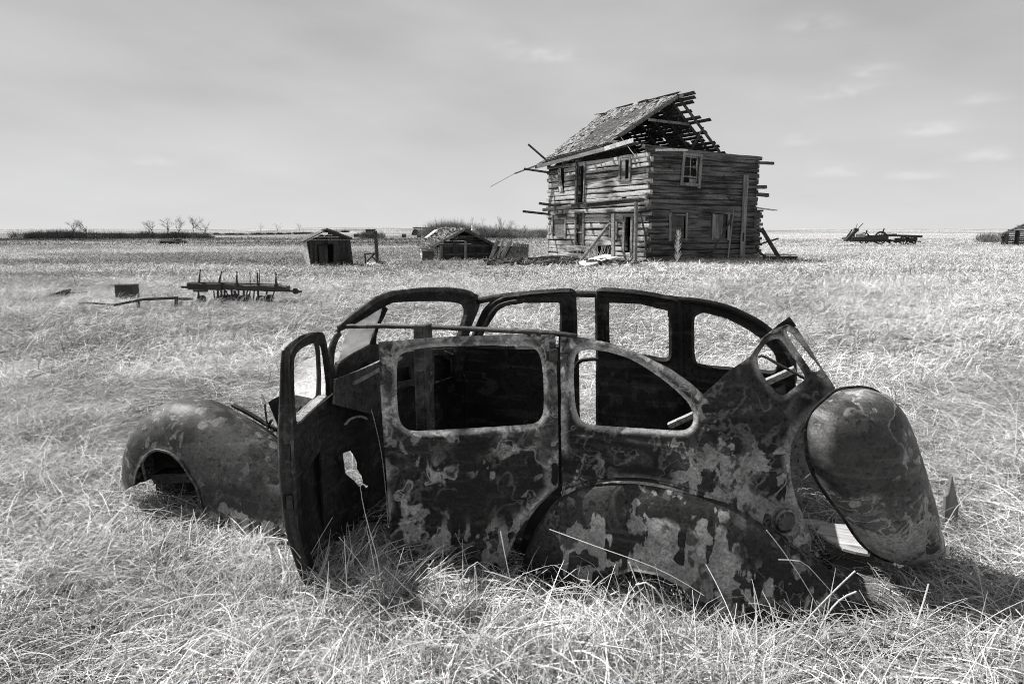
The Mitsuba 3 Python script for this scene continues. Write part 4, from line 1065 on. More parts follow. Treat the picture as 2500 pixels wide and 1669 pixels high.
# loose shingles and lifted boards along the ridge and edges
for k, (t0, q0, t1, q1, up_) in enumerate(((-0.05, 2.3, 0.02, 4.9, 0.11), (-0.12, 4.8, -0.02, 5.5, 0.10), (-0.06, 6.0, 0.0, 7.4, 0.09), (0.35, 7.9, 0.2, 9.2, 0.1))):
    obj('ridge_board', bar(lslope(t0, q0, up_), lslope(t1, q1, up_), 0.16, 0.03, up=[0, 0, 1]), 'dark_wood', ROOF)
obj('back_gable', core(lambda a, z, c: hp(a, 8.55 + c, z), 0, 7, 4.9, 5.0, [], 0, 0.05), 'dark_wood', ROOF)
obj('back_gable', plate(hp(np.array([0.1, 7.1, 3.75]), 8.6, np.array([4.95, 4.95, 8.15])), 0.05), 'dark_wood', ROOF)
# rafters
for k, q in enumerate((2.42, 3.05, 4.1, 5.2, 6.3, 7.4, 8.5)):
    obj('rafter', bar(rslope(0.0, q, -0.07), rslope(4.75, q - (0.3 if k < 2 else 0), -0.07), 0.06, 0.15, up=rslope(0, 0, 1) - rslope(0, 0, 0)), 'dark_wood', ROOF)
for k, (q, q1, t1) in enumerate(((2.42, 4.2, 3.0), (4.4, 4.6, 4.6), (5.6, 5.6, 5.2), (6.8, 6.8, 5.2), (8.2, 8.4, 5.2))):
    obj('rafter', bar(lslope(0.0, q, -0.07), lslope(t1, q1, -0.07), 0.06, 0.15, up=lslope(0, 0, 1) - lslope(0, 0, 0)), 'board_wood' if k == 0 else 'dark_wood', ROOF)
obj('rake_board', bar(lslope(0.1, 2.36, 0.0), lslope(3.45, 4.46, 0.0), 0.05, 0.16, up=lslope(0, 0, 1) - lslope(0, 0, 0)), 'board_wood', ROOF)
obj('collar_beam', bar(hp(2.35, 2.95, 7.05), hp(5.0, 2.85, 7.0), 0.06, 0.13), 'board_wood', ROOF)
obj('strut', bar(rslope(2.2, 2.2, 0.0), hp(4.75, 2.6, 5.35), 0.06, 0.09), 'dark_wood', ROOF)
# right slope: gapped sheathing seen from beneath, shingle scraps on top
tips = {0: 1.30, 1: 1.45, 2: 1.75, 4: 2.25, 6: 1.95, 7: 1.42, 10: 2.2, 13: 2.1, 14: 2.0, 15: 2.15, 16: 1.9, 17: 1.85, 18: 1.7}
for k in range(19):
    t = 0.10 + 0.245 * k
    if k in (3, 5, 8, 9):
        q0 = 2.95 + 0.3 * r_.random()
    elif k in (11, 12):
        q0 = 2.7
    else:
        q0 = tips.get(k, 2.2)
    n_ = 3
    cutq = np.sort(r_.uniform(q0 + 1.2, 8.4, n_))
    ends = [q0, *cutq, 8.65]
    for a_q, b_q in zip(ends[:-1], ends[1:]):
        if b_q - a_q > 0.25:
            obj('board', bar(rslope(t + r_.uniform(-.012, .012), a_q, 0.012), rslope(t + r_.uniform(-.012, .012), b_q - r_.choice([0.0, 0.02, 0.3], p=[.5, .3, .2]), 0.012), r_.uniform(0.185, 0.215), 0.024, up=rslope(0, 0, 1) - rslope(0, 0, 0)), 'dark_wood', ROOF)
sc_ = []
for k in range(1500):
    t, q = r_.uniform(0.1, 4.7), r_.uniform(3.1, 8.6)
    if meshkit.noise(np.array([[q * 1.3, t * 1.6, 0.0]]), 15)[0] + 0.2 * r_.random() > 0.74:
        continue
    w_ = r_.uniform(0.10, 0.2)
    P_ = np.array([rslope(t, q, 0.03), rslope(t, q + w_, 0.03), rslope(t + 0.38, q, 0.06), rslope(t + 0.38, q + w_, 0.055)])
    sc_.append(trimesh.Trimesh(np.vstack([P_, P_ + [0, 0, 0.012]]), [(0, 1, 3), (0, 3, 2), (4, 7, 5), (4, 6, 7), (2, 3, 7), (2, 7, 6)], process=False))
labels[obj('shingle_remnants', cat(sc_), 'shingle_wood', ROOF)] = {'kind': 'stuff'}
# eaves on the left: fascia, lookouts, hanging lath
obj('fascia', bar(hp(-0.62, 2.6, 5.42), hp(-0.62, 9.15, 5.05), 0.04, 0.19, segs=5, rough=0.04), 'board_wood', ROOF)
obj('fascia', bar(hp(-0.64, 0.45, 5.60), hp(-0.63, 2.62, 5.43), 0.04, 0.20, segs=2), 'pale_wood', ROOF)
obj('beam', bar(hp(-0.45, 2.95, 5.90), hp(-0.15, 1.55, 5.55), 0.10, 0.14), 'board_wood', ROOF)
obj('beam', bar(hp(-0.5, 1.75, 5.66), hp(0.2, 1.1, 5.55), 0.10, 0.14), 'dark_wood', ROOF)
obj('lookout', bar(hp(-1.25, 9.35, 4.95), hp(0.1, 8.55, 4.72), 0.10, 0.12), 'dark_wood', ROOF)
obj('lookout', bar(hp(-1.0, 9.3, 6.30), hp(0.30, 8.95, 5.25), 0.09, 0.10), 'dark_wood', ROOF)
obj('eave_board', bar(hp(-0.60, 9.0, 5.15), hp(-1.3, 10.3, 4.75), 0.16, 0.05), 'board_wood', ROOF)
obj('lath', bar(hp(-1.3, 10.2, 4.78), hp(-2.2, 11.6, 4.05), 0.05, 0.015), 'board_wood', ROOF)
for k in range(16):
    q = 0.55 + 0.5 * k + 0.12 * math.sin(k * 2.3)
    obj('eave_lath', bar(hp(-0.60, q + 0.15, 5.40 - 0.035 * q), hp(0.35, q, 5.45 - 0.02 * q + 0.15), 0.05 + 0.05 * (k % 3), 0.03), 'dark_wood', ROOF)
for k in range(4):
    obj('eave_board', bar(hp(-0.5 + 0.24 * k, 2.9 + 0.3 * (k % 2), 5.46 + 0.12 * k), hp(-0.5 + 0.24 * k, 9.0, 5.16 + 0.14 * k), 0.18, 0.025), 'dark_wood', ROOF)

# beam stubs sticking out at the far right corner
for p0, p1, w_, mt in (((7.1, 1.0, 5.00), (9.35, 1.0, 5.06), 0.15, 'log_end'), ((7.1, 1.0, 3.70), (8.87, 1.0, 3.81), 0.19, 'dark_wood'), ((7.1, 1.0, 3.42), (9.07, 1.0, 3.38), 0.19, 'dark_wood')):
    obj('beam_stub', bar(hp(*p0), hp(*p1), w_, w_, rough=0.1, segs=3, seed=3), mt, HOUSE)
# low annex behind the far corner
AN = obj('annex', core(lambda a, z, c: hp(a, 3.0 + c, z), 7.2, 10.9, 0.0, 2.65, [], 0.05, 0.15), 'mud', HOUSE)
for n, (z, h) in enumerate(courses(0.0, 2.7, 0.20, 77)):
    e1_ = 10.98 + 0.14 * (n % 2)
    obj('log', log_mesh(lambda a, b, c: hp(7.15 + a, 3.0 + c, z + h / 2 + b), e1_ - 7.15, h * 0.93, 0.14, 900 + n, 4), 'log_end', AN)
obj('roof_board', bar(hp(9.6, 3.0, 2.86), hp(11.75, 2.7, 2.66), 0.4, 0.04, rough=0.1, segs=3), 'pale_wood', AN)

# ------------------------------------------------------------------ loose timber round the house
gz = lambda x, y: float(terrain(x, y))  # noqa: E731
tag(obj('leaning_pole', bar(hp(-0.30, 2.58, 1.80), (3.27, 33.8, 0.2), 0.13, 0.13, rough=0.06, segs=5), 'board_wood'), 'long weathered pole leaning from the side wall of the log house towards the white panel', 'pole')
tag(obj('leaning_plank', bar(hp(-0.45, 2.06, 2.3), hp(-0.75, 1.62, 0.1), 0.10, 0.24, up=HL, rough=0.04, segs=4), 'board_wood'), 'thick plank standing against the side wall beside the dark open doorway', 'plank')
tag(obj('white_panel', plate(np.array([(2.98, 31.9, 0.22), (4.9, 36.6, 0.50), (5.15, 33.9, 0.40), (3.1, 29.4, 0.24)]), 0.05), 'white_paint'), 'white board panel lying on the ground in front of the log house', 'panel')
tag(obj('leaning_stick', bar(hp(5.30, -0.10, 2.05), hp(3.25, -0.6, 0.12), 0.06, 0.07, rough=0.08, segs=4), 'dark_wood'), 'dark thin pole propped slantwise against the boarded lower window', 'pole')
YR = 37.0
tag(obj('timber_brace', bar((13.04, YR, 1.80), (13.98, YR - 0.3, 0.25), 0.18, 0.2, rough=0.05, segs=4), 'dark_wood'), 'thick dark beam leaning down to the right off the log house annex', 'beam')
tag(obj('timber_brace', bar((12.6, YR + 0.2, 0.82), (14.02, YR + 0.1, 1.28), 0.08, 0.08), 'dark_wood'), 'thin bar crossing the thick leaning beam right of the log house', 'bar')
tag(obj('timber_brace', tube([(12.6, YR - 0.4, 0.95), (12.9, YR - 0.4, 0.55), (13.35, YR - 0.4, 0.25)], 0.06), 'dark_wood'), 'curved dark pole low beside the right corner of the log house', 'pole')
tag(obj('fallen_timber', bar((13.0, 36.3, 0.28), (14.7, 36.2, 0.30), 0.22, 0.16, rough=0.06, segs=4), 'dark_wood'), 'flat dark timber lying at the foot of the thick leaning beam', 'timber')
tag(obj('fallen_timber', bar((12.6, 37.2, 0.42), (15.2, 38.0, 0.40), 0.5, 0.08, rough=0.1, segs=4), 'pale_wood'), 'pale bleached board lying behind the thick leaning beam', 'board')
deb = [((-0.2, 33.9, .16), (2.0, 33.6, .2), .12, 'pale_wood', 'pale board lying in the rubble nearest the collapsed board lean-to'), ((0.9, 32.6, .14), (3.0, 32.8, .16), .16, 'pale_wood', 'pale plank on the ground left of the white panel'), ((-0.6, 32.0, .12), (1.4, 31.8, .12), .13, 'board_wood', 'grey plank lowest in the rubble left of the white panel'), ((1.4, 35.4, .35), (3.3, 35.2, .38), .2, 'board_wood', 'squared timber on the rubble under the shuttered lower window'), ((0.2, 35.0, .24), (2.2, 35.6, .28), .22, 'dark_wood', 'dark log in the rubble at the far end of the side wall'), ((5.1, 31.3, .2), (6.9, 31.9, .2), .1, 'pale_wood', 'narrow pale board by the near corner of the log house'), ((1.5, 33.2, .2), (2.1, 34.3, .25), .18, 'dark_wood', 'short dark timber end pointing at the camera in the rubble')]
for k, (a, b, w_, mt, lab) in enumerate(deb):
    tag(obj('rubble_board', bar(a, b, w_ * 1.5, w_ * 0.8, rough=0.1, segs=4, seed=k), mt), lab, 'board')
rub = []
for k in range(330):
    x, y = r_.uniform(-1.2, 6.0), r_.uniform(31.0, 35.6)
    if y > 33 + (4.5 - x) * 0.9 or x > 3.2 + (33.5 - y) * 1.4 + 1.5:
        continue
    a = r_.uniform(0, np.pi)
    L_ = r_.uniform(0.15, 0.7)
    c = np.array([x, y, gz(x, y) + r_.uniform(0.03, 0.22)])
    d_ = np.array([math.cos(a), math.sin(a), r_.uniform(-0.25, 0.25)]) * L_ / 2
    rub.append(bar(c - d_, c + d_, r_.uniform(0.06, 0.16), r_.uniform(0.04, 0.14), rough=0.15, seed=k))
tag(obj('rubble', cat(rub), 'dark_wood'), 'dark scattered wood rubble on the ground before the side wall', 'rubble', kind='stuff')

# ------------------------------------------------------------------ small leaning shed on the left


def face_x(Y, slope=0.0):
    return lambda a, z, c: np.stack(np.broadcast_arrays(np.asarray(a, float), Y + slope * (np.asarray(a, float) + 8.3) + c, z), -1)


def boards(key, f, outline, h, mat, seed, gap=0.012, th=0.03, openings=None, upright=False):
    """Boards laid course on course (or upright) inside an outline."""
    pl = Polygon(outline)
    if openings is not None:
        pl = pl.difference(openings)
    x0, z0, x1, z1 = pl.bounds
    r2 = np.random.default_rng(seed)
    a = x0 if upright else z0
    while a < (x1 if upright else z1):
        d = h * r2.uniform(0.85, 1.15)
        strip = shapely.box(a, z0 - 1, a + d - gap, z1 + 1) if upright else shapely.box(x0 - 1, a, x1 + 1, a + d - gap)
        pc = pl.intersection(strip)
        for g in getattr(pc, 'geoms', [pc]):
            if g.geom_type == 'Polygon' and g.area > 0.004:
                m_ = trimesh.creation.extrude_polygon(g, th, engine='earcut')
                v = m_.vertices
                jig = r2.uniform(-0.012, 0.012)
                obj('board', trimesh.Trimesh(f(v[:, 0], v[:, 1], v[:, 2] + jig), m_.faces, process=False), mat, key)
        a += d


SHED = thing('leaning_shed', 'small dark board shed leaning left with an open doorway, standing alone in the left field', 'shed')
ff_ = face_x(32.0, 0.10)
opn = Polygon([(-8.84, 0), (-8.86, 1.07), (-8.12, 1.10), (-8.16, 0)])
so = [(-9.06, -0.1), (-9.25, 1.22), (-8.62, 1.52), (-8.52, 1.45), (-8.36, 1.50), (-8.30, 1.70), (-7.38, 1.32), (-7.24, -0.1)]
FW = obj('front_wall', core(ff_, -9.2, -8.86, 0.0, 1.2, [], 0.05, 0.1), 'iron', SHED)
obj('backing', core(ff_, -8.12, -7.4, 0.0, 1.25, [], 0.05, 0.1), 'iron', FW)
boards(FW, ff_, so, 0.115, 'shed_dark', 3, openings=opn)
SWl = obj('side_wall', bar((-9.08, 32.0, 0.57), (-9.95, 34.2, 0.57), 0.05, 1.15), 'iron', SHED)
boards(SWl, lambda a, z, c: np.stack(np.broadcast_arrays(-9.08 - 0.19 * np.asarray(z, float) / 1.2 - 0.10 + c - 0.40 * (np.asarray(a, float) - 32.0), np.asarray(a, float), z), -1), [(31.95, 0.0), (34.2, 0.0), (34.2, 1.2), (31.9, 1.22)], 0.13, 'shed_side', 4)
obj('back_wall', cat([bar((-9.95, 34.2, 0.6), (-8.2, 34.2, 0.6), 0.05, 1.2), bar((-7.38, 32.1, 0.6), (-8.2, 34.2, 0.6), 0.05, 1.2)]), 'iron', SHED)
RFs = obj('roof', plate(np.array([(-9.42, 31.75, 1.18), (-8.55, 31.75, 1.60), (-9.45, 34.4, 1.62), (-10.4, 34.4, 1.18)]), 0.05), 'shed_wood', SHED)
obj('slope', plate(np.array([(-7.22, 31.8, 1.33), (-8.32, 31.75, 1.76), (-9.3, 34.4, 1.74), (-8.2, 34.4, 1.30)]), 0.05), 'dark_wood', RFs)
obj('rake_board', bar((-7.2, 31.74, 1.33), (-8.34, 31.74, 1.77), 0.04, 0.08), 'dark_wood', RFs)
obj('door', bar((-8.58, 32.02, 0.0), (-8.62, 32.05, 1.05), 0.03, 0.42, up=[1, 0, 0]), 'shed_dark', SHED, label='plank door hanging half shut in the doorway')

# ------------------------------------------------------------------ tall post with fallen rails
PO = tag(obj('standing_post', bar((-6.33, 33.0, 0.0), (-6.385, 33.0, 1.66), 0.15, 0.14, up=[1, 0, 0], rough=0.05, segs=5), 'dark_wood'), 'tall dark squared post standing between the two small sheds', 'post')
tag(obj('fallen_rails', cat([bar((-6.88, 33.0, 0.15), (-6.91, 33.0, 0.60), 0.07, 0.07), bar((-6.93, 33.0, 0.60), (-6.42, 33.0, 0.63), 0.06, 0.06), bar((-6.46, 33.1, 0.62), (-6.83, 33.1, 0.26), 0.07, 0.07), bar((-6.62, 33.1, 0.48), (-6.3, 33.1, 0.2), 0.06, 0.06)]), 'dark_wood'), 'low broken timber rails left of the tall post', 'rails')
tag(obj('fallen_log', tube([(-6.24, 32.8, 0.30), (-6.0, 32.7, 0.2), (-5.82, 32.6, 0.12)], 0.07), 'dark_wood'), 'short dark log slanting down at the right foot of the tall post', 'log')
mm = trimesh.creation.icosphere(3, 1.0)
mm.vertices = mm.vertices * [0.8, 0.6, 0.16] * (0.75 + 0.5 * meshkit.fbm(mm.vertices * 2.5 + 4, 3, 3))[:, None] + [-6.5, 33.2, 0.05]
tag(obj('pale_mound', mm, 'white_paint', smooth=True), 'small whitish heap at the foot of the tall post', 'mound')

# ------------------------------------------------------------------ low log cabin
CAB = thing('log_cabin', 'low dark log cabin with a sagging sod roof and pale chimney', 'cabin')


def cf(a, z, c):            # gable wall facing the camera, turned a little
    a = np.asarray(a, float)
    return np.stack(np.broadcast_arrays(a, 36.0 + 0.35 * (a + 3.8) + c, z), -1)


def cs(a, z, c):            # left side wall, lit; a goes back
    a = np.asarray(a, float)
    return np.stack(np.broadcast_arrays(-3.82 - 0.36 * a + c * 0.94, 36.0 + 0.94 * a + c * 0.3, z), -1)


GW = obj('gable_wall', core(cf, -3.75, -1.1, 0.0, 0.95, [], 0.05, 0.12), 'mud', CAB)
gpoly = Polygon([(-3.85, -0.05), (-3.85, 0.9), (-2.45, 1.62), (-1.0, 0.95), (-1.0, -0.05)]).difference(Polygon([(-2.75, 1.38), (-2.45, 1.54), (-2.1, 1.38)]))
for n, (z, h) in enumerate(courses(-0.02, 1.6, 0.145, 51)):
    pc = gpoly.intersection(LineString([(-5, z + h / 2), (0, z + h / 2)]))
    for g in getattr(pc, 'geoms', [pc]):
        if g.length > 0.2:
            x0, _, x1, _ = g.bounds
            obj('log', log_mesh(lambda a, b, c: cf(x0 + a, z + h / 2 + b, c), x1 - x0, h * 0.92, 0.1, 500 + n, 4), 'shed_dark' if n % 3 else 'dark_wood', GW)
obj('post', bar(cf(-3.66, 0, -0.06), cf(-3.62, 0.95, -0.06), 0.06, 0.16, up=[1, 0.3, 0]), 'frame_wood', GW)
obj('post', bar(cf(-2.43, 0.1, -0.05), cf(-2.40, 1.15, -0.05), 0.05, 0.13, up=[1, 0.3, 0]), 'frame_wood', GW)
CSW = obj('side_wall', core(cs, 0.1, 3.9, 0.0, 0.85, [], 0.05, 0.1), 'mud', CAB)
for n, (z, h) in enumerate(courses(-0.02, 0.86, 0.145, 52)):
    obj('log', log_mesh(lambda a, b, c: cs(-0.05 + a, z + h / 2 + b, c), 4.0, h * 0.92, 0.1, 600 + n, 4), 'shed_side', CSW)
obj('door', core(lambda a, z, c: np.stack(np.broadcast_arrays(np.asarray(a, float), 35.95 + c - 0.1 * (np.asarray(a) + 4.3), z), -1), -4.60, -3.98, 0.02, 0.66, [], 0, 0.04), 'dark_wood', CAB, label='dark board door leaning beside the lit side wall')
obj('back_wall', cat([bar((-1.1, 37.0, 0.45), (-2.4, 40.6, 0.45), 0.1, 0.9), bar((-5.2, 39.6, 0.45), (-2.4, 40.6, 0.45), 0.1, 0.9)]), 'iron', CAB)
ap0, ap1 = cf(-2.43, 1.72, -0.15), np.array([-3.95, 40.2, 1.78])
el0, el1 = cf(-4.15, 0.80, -0.18) + [0, 0, 0], np.array([-5.35, 39.4, 0.86])
er0, er1 = cf(-0.90, 0.92, -0.18), np.array([-2.4, 40.9, 0.95])
CR = obj('roof', plate(np.array([ap0, ap1, el1, el0]), 0.08), 'shingle_wood', CAB)
obj('slope', plate(np.array([ap0, ap1, er1, er0]), 0.08), 'dark_wood', CR)
obj('rake_board', bar(el0 + [0, -0.05, 0.02], ap0 + [0, -0.05, 0.02], 0.06, 0.13), 'board_wood', CR)
obj('rake_board', bar(er0 + [0, -0.05, 0.02], ap0 + [0, -0.05, 0.02], 0.06, 0.13), 'dark_wood', CR)
sod = []
for k in range(420):
    a, b = r_.random(), r_.random()
    c = ap0 * (1 - a) * (1 - b) + ap1 * a * (1 - b) + el1 * a * b + el0 * (1 - a) * b
    s_ = r_.uniform(0.05, 0.13)
    m_ = box(-np.array([s_, s_, s_ * 0.25]), np.array([s_, s_, s_ * 0.25]))
    m_.vertices += r_.uniform(-0.03, 0.03, (8, 3))
    m_.apply_transform(trimesh.transformations.rotation_matrix(r_.uniform(0, 3), [0.2, 0.1, 1]))
    m_.apply_translation(c + [0, 0, 0.05])
    sod.append(m_)
labels[obj('sod', cat(sod[:250]), 'shingle_wood', CR)] = {'kind': 'stuff'}
labels[obj('sod', cat(sod[250:]), 'shed_wood', CR)] = {'kind': 'stuff'}
obj('loose_board', bar((-4.75, 38.9, 1.28), (-4.2, 39.3, 1.72), 0.35, 0.04), 'pale_wood', CR)
CH = obj('chimney', box((-2.25, 38.2, 1.2), (-1.80, 38.65, 1.70)), 'shed_side', CAB)
obj('chimney_pot', tube([(-2.1, 38.4, 1.70), (-2.1, 38.4, 1.98)], [0.13, 0.10], 10), 'white_paint', CH)

# ------------------------------------------------------------------ collapsed lean-to
LT = thing('board_lean_to', 'collapsed lean-to of grey upright boards between the low cabin and the tall house', 'lean-to')
boards(LT, lambda a, z, c: np.stack(np.broadcast_arrays(np.asarray(a, float), 35.9 + 0.5 * np.asarray(z, float) + c, z), -1), [(-0.42, 0.16), (0.10, 1.02), (0.90, 0.98), (0.84, 0.2)], 0.10, 'shed_wood', 8, upright=True)
for k, (x0, z0, x1, z1) in enumerate(((-1.12, 0.3, -0.76, 1.20), (-1.05, 0.32, -0.66, 1.16), (-0.72, 0.3, -0.46, 1.16), (-0.55, 0.36, -0.16, 1.12), (-0.5, 0.25, -0.02, 1.14), (-0.98, 0.3, -0.35, 0.85))):
    obj('board', bar((x0, 35.8, z0), (x1, 36.2, z1), 0.03, 0.11, up=[1, 0, 0], rough=0.04, seed=k), 'frame_wood', LT)
obj('dark_back', plate(np.array([(-1.2, 36.4, 0.1), (0.8, 36.4, 0.1), (0.8, 36.6, 0.85), (-1.0, 36.6, 0.9)]), 0.03), 'dark_wood', LT)

# ------------------------------------------------------------------ seed drill on the left
DR = thing('seed_drill', 'black rusted seed drill with six tall levers lying in the grass at mid left', 'farm implement')
Y0 = 16.0
X = lambda x, z, y=0.0: np.array([x, Y0 + y, z])  # noqa: E731
obj('seed_box', cat([bar(X(-7.38, 0.44), X(-6.6, 0.43), 0.32, 0.16, rough=0.03, segs=4), bar(X(-6.58, 0.42), X(-5.14, 0.37), 0.30, 0.12, rough=0.05, segs=6)]), 'iron', DR)
obj('axle', bar(X(-7.63, 0.405, 0.1), X(-7.2, 0.40, 0.1), 0.05, 0.05), 'iron', DR)
obj('axle', bar(X(-5.2, 0.33), X(-4.83, 0.31), 0.05, 0.045), 'iron', DR)
obj('hub', tube([X(-4.98, 0.32, -0.03), X(-4.96, 0.32, 0.03)], 0.07, 10), 'iron', DR)
obj('lever_shaft', tube([X(-7.14, 0.525, -0.1), X(-6.25, 0.505, -0.1), X(-5.70, 0.49, -0.1), X(-5.25, 0.48, -0.1)], 0.014), 'iron', DR)
for k, (xb, zb, xt, zt) in enumerate(((-7.13, 0.52, -7.08, 0.80), (-6.68, 0.51, -6.60, 0.76), (-6.27, 0.50, -6.25, 0.76), (-5.79, 0.40, -5.79, 0.73), (-5.38, 0.46, -5.365, 0.72))):
    LV = obj('lever', tube([X(xb, zb - 0.03, -0.1), X(xb * 0.6 + xt * 0.4, zb * 0.6 + zt * 0.4, -0.1), X(xt, zt, -0.1)], [0.028, 0.022, 0.010]), 'iron', DR)
    obj('grip', tube([X(xt, zt - 0.02, -0.1), X(xt + 0.003, zt + 0.02, -0.1)], [0.017, 0.014]), 'iron', LV)
    obj('bracket', box(X(xb - 0.035, zb - 0.06, -0.14), X(xb + 0.035, zb + 0.01, -0.06)), 'iron', LV)
LV = obj('lever', tube([X(-5.745, 0.40, -0.12), X(-5.73, 0.84, -0.12)], [0.012, 0.007]), 'iron', DR)
obj('trip_rod', cat([tube([X(-5.955, 0.42, -0.1), X(-5.96, 0.77, -0.1)], 0.008), tube([X(-5.95, 0.76, -0.1), X(-5.9, 0.62, -0.1), X(-5.82, 0.50, -0.1)], 0.004, 5)]), 'iron', DR)
for k in range(11):
    xx = -7.2 + k * 0.155 + r_.uniform(-0.04, 0.04)
    if k in (1, 2, 8):
        continue
    obj('disc', tube([X(xx, 0.13 + 0.02 * (k % 3), -0.02), X(xx + 0.05, 0.13 + 0.02 * (k % 3), 0.10)], 0.085, 14), 'iron', DR)
    obj('seed_tube', tube([X(xx, 0.36, -0.02), X(xx + 0.02, 0.18, -0.10)], 0.022, 6), 'iron', DR)
for k in range(12):
    xx = r_.uniform(-7.2, -5.3)
    obj('tine', bar(X(xx, 0.34, -0.12), X(xx + r_.uniform(-0.14, 0.14), r_.uniform(0.08, 0.2), -0.2), 0.028, 0.022), 'iron', DR)
obj('drag_bar', bar(X(-7.5, 0.19, -0.5), X(-7.15, 0.18, -0.45), 0.08, 0.05, rough=0.1), 'iron', DR)
obj('drag_bar', bar(X(-7.2, 0.35, -0.25), X(-6.9, 0.34, -0.2), 0.08, 0.05, rough=0.1), 'iron', DR)

tag(obj('steel_box', cat([box((-9.575, 16.8, 0.0), (-9.15, 16.83, 0.395)), box((-9.575, 16.8, 0.0), (-9.545, 17.1, 0.39)), box((-9.18, 16.8, 0.0), (-9.15, 17.1, 0.39)), box((-9.58, 16.79, 0.375), (-9.145, 17.11, 0.405)), box((-9.545, 17.08, 0), (-9.18, 17.1, 0.38))]), 'iron'), 'black square box standing in the grass left of the seed drill', 'box')
DB_ = thing('drawbar_frame', 'low black iron bar on two feet lying before the black square box', 'farm implement')
obj('bar', cat([bar((-8.46, 14.75, 0.13), (-8.0, 15.1, 0.22), 0.05, 0.05), bar((-8.0, 15.1, 0.22), (-7.28, 15.15, 0.25), 0.05, 0.06)]), 'iron', DB_)
obj('foot', bar((-8.07, 15.0, 0.2), (-8.07, 15.0, 0.0), 0.05, 0.05), 'iron', DB_)
obj('foot', bar((-7.30, 15.15, 0.25), (-7.32, 15.1, 0.02), 0.05, 0.06), 'iron', DB_)
tag(obj('iron_rod', tube([(-9.55, 15.3, 0.12), (-9.2, 15.2, 0.13), (-8.6, 15.1, 0.10)], 0.022), 'iron'), 'thin dark rod in the grass left of the low iron bar', 'rod')
HB = thing('board_heap', 'low heap of dark boards at the far left, beyond the car', 'boards')
obj('board', bar((-11.75, 17.5, 0.04), (-11.2, 17.6, 0.21), 0.3, 0.05), 'dark_wood', HB)
obj('board', bar((-11.35, 17.45, 0.04), (-11.15, 17.5, 0.2), 0.15, 0.08), 'iron', HB)
obj('board', bar((-11.2, 17.6, 0.13), (-10.8, 17.7, 0.15), 0.10, 0.03), 'iron', HB)

# ------------------------------------------------------------------ old machine train on the right horizon
MA = thing('farm_machine', 'long black wheeled farm machine with raised poles on the right horizon', 'farm machine')
MY = 80.0
mx = lambda x, z, y=0.0: np.array([x, MY + y, z + 0.16])  # noqa: E731


def wheel(key, x, z, R, y, spokes=10):
    a = np.linspace(0, 2 * np.pi, 33)
    rim = cat([bar(mx(x + R * math.cos(p), z + R * math.sin(p), y), mx(x + R * math.cos(q), z + R * math.sin(q), y), 0.22, 0.09, up=[math.cos(p), 0, math.sin(p)]) for p, q in zip(a[:-1], a[1:])])
    WK = obj('wheel', rim, 'iron', key)
    obj('hub', tube([mx(x, z, y - 0.1), mx(x, z, y + 0.1)], 0.11, 10), 'iron', WK)
    for k in range(spokes):
        p = 2 * np.pi * k / spokes + 0.1
        obj('spoke', bar(mx(x, z, y), mx(x + R * math.cos(p), z + R * math.sin(p), y), 0.08, 0.07), 'iron', WK)


wheel(MA, 41.65, 0.66, 0.64, -0.3)
wheel(MA, 40.1, 0.64, 0.60, 0.3)
wheel(MA, 45.3, 0.36, 0.52, 0.0, 8)
wheel(MA, 44.6, 0.36, 0.45, 0.3, 8)
obj('body', cat([bar(mx(38.4, 0.55), mx(40.3, 0.62), 0.8, 0.5), bar(mx(40.2, 0.66), mx(42.5, 0.80), 0.8, 0.56)]), 'iron', MA)
obj('tank', cat([bar(mx(38.75, 0.98, -0.2), mx(39.75, 0.97, -0.2), 0.6, 0.38)]), 'shed_side', MA)
obj('flat_deck', bar(mx(42.4, 0.98), mx(46.23, 0.84), 1.2, 0.24), 'iron', MA)
obj('gear_case', cat([bar(mx(40.7, 0.55), mx(42.6, 0.62), 0.5, 0.7), bar(mx(43.5, 0.5), mx(45.9, 0.55), 0.4, 0.35)]), 'iron', MA)
obj('deck_box', bar(mx(42.0, 0.92), mx(43.4, 1.06), 0.9, 0.2), 'iron', MA)
obj('chute', bar(mx(37.9, 0.35), mx(39.1, 1.66), 0.35, 0.34), 'iron', MA)
obj('chute_bar', bar(mx(37.8, 0.28, 0.3), mx(38.66, 1.62, 0.3), 0.12, 0.13), 'iron', MA)
obj('mast', bar(mx(39.0, 1.55), mx(39.72, 2.32), 0.07, 0.07), 'iron', MA)
obj('mast', bar(mx(38.85, 1.5), mx(39.06, 2.28), 0.05, 0.05), 'iron', MA)
obj('head', bar(mx(38.75, 1.66), mx(39.2, 1.55), 0.3, 0.28), 'iron', MA)
obj('stack', tube([mx(40.18, 1.2), mx(40.17, 1.55)], 0.07), 'iron', MA)
obj('mudguard', tube(mx(41.65, 0.66)[None] + np.stack([0.72 * np.cos(np.linspace(0.5, 3.0, 12)), np.full(12, -0.35), 0.72 * np.sin(np.linspace(0.5, 3.0, 12))], 1), 0.07), 'iron', MA)
obj('lever', bar(mx(41.95, 1.15), mx(42.14, 1.75), 0.09, 0.12), 'iron', MA)
obj('arm', bar(mx(42.1, 1.12), mx(42.95, 1.24), 0.06, 0.05), 'iron', MA)
for k in range(28):
    xx = r_.uniform(38.4, 45.8)
    L_ = r_.uniform(0.4, 1.2)
    t_ = r_.uniform(-0.6, 1.2)
    obj('linkage', bar(mx(xx, 0.25 + 0.3 * r_.random(), r_.uniform(-.4, .4)), mx(xx + L_ * math.cos(t_), 0.3 + L_ * math.sin(t_) * 0.6, r_.uniform(-.4, .4)), 0.12, 0.12), 'iron', MA)
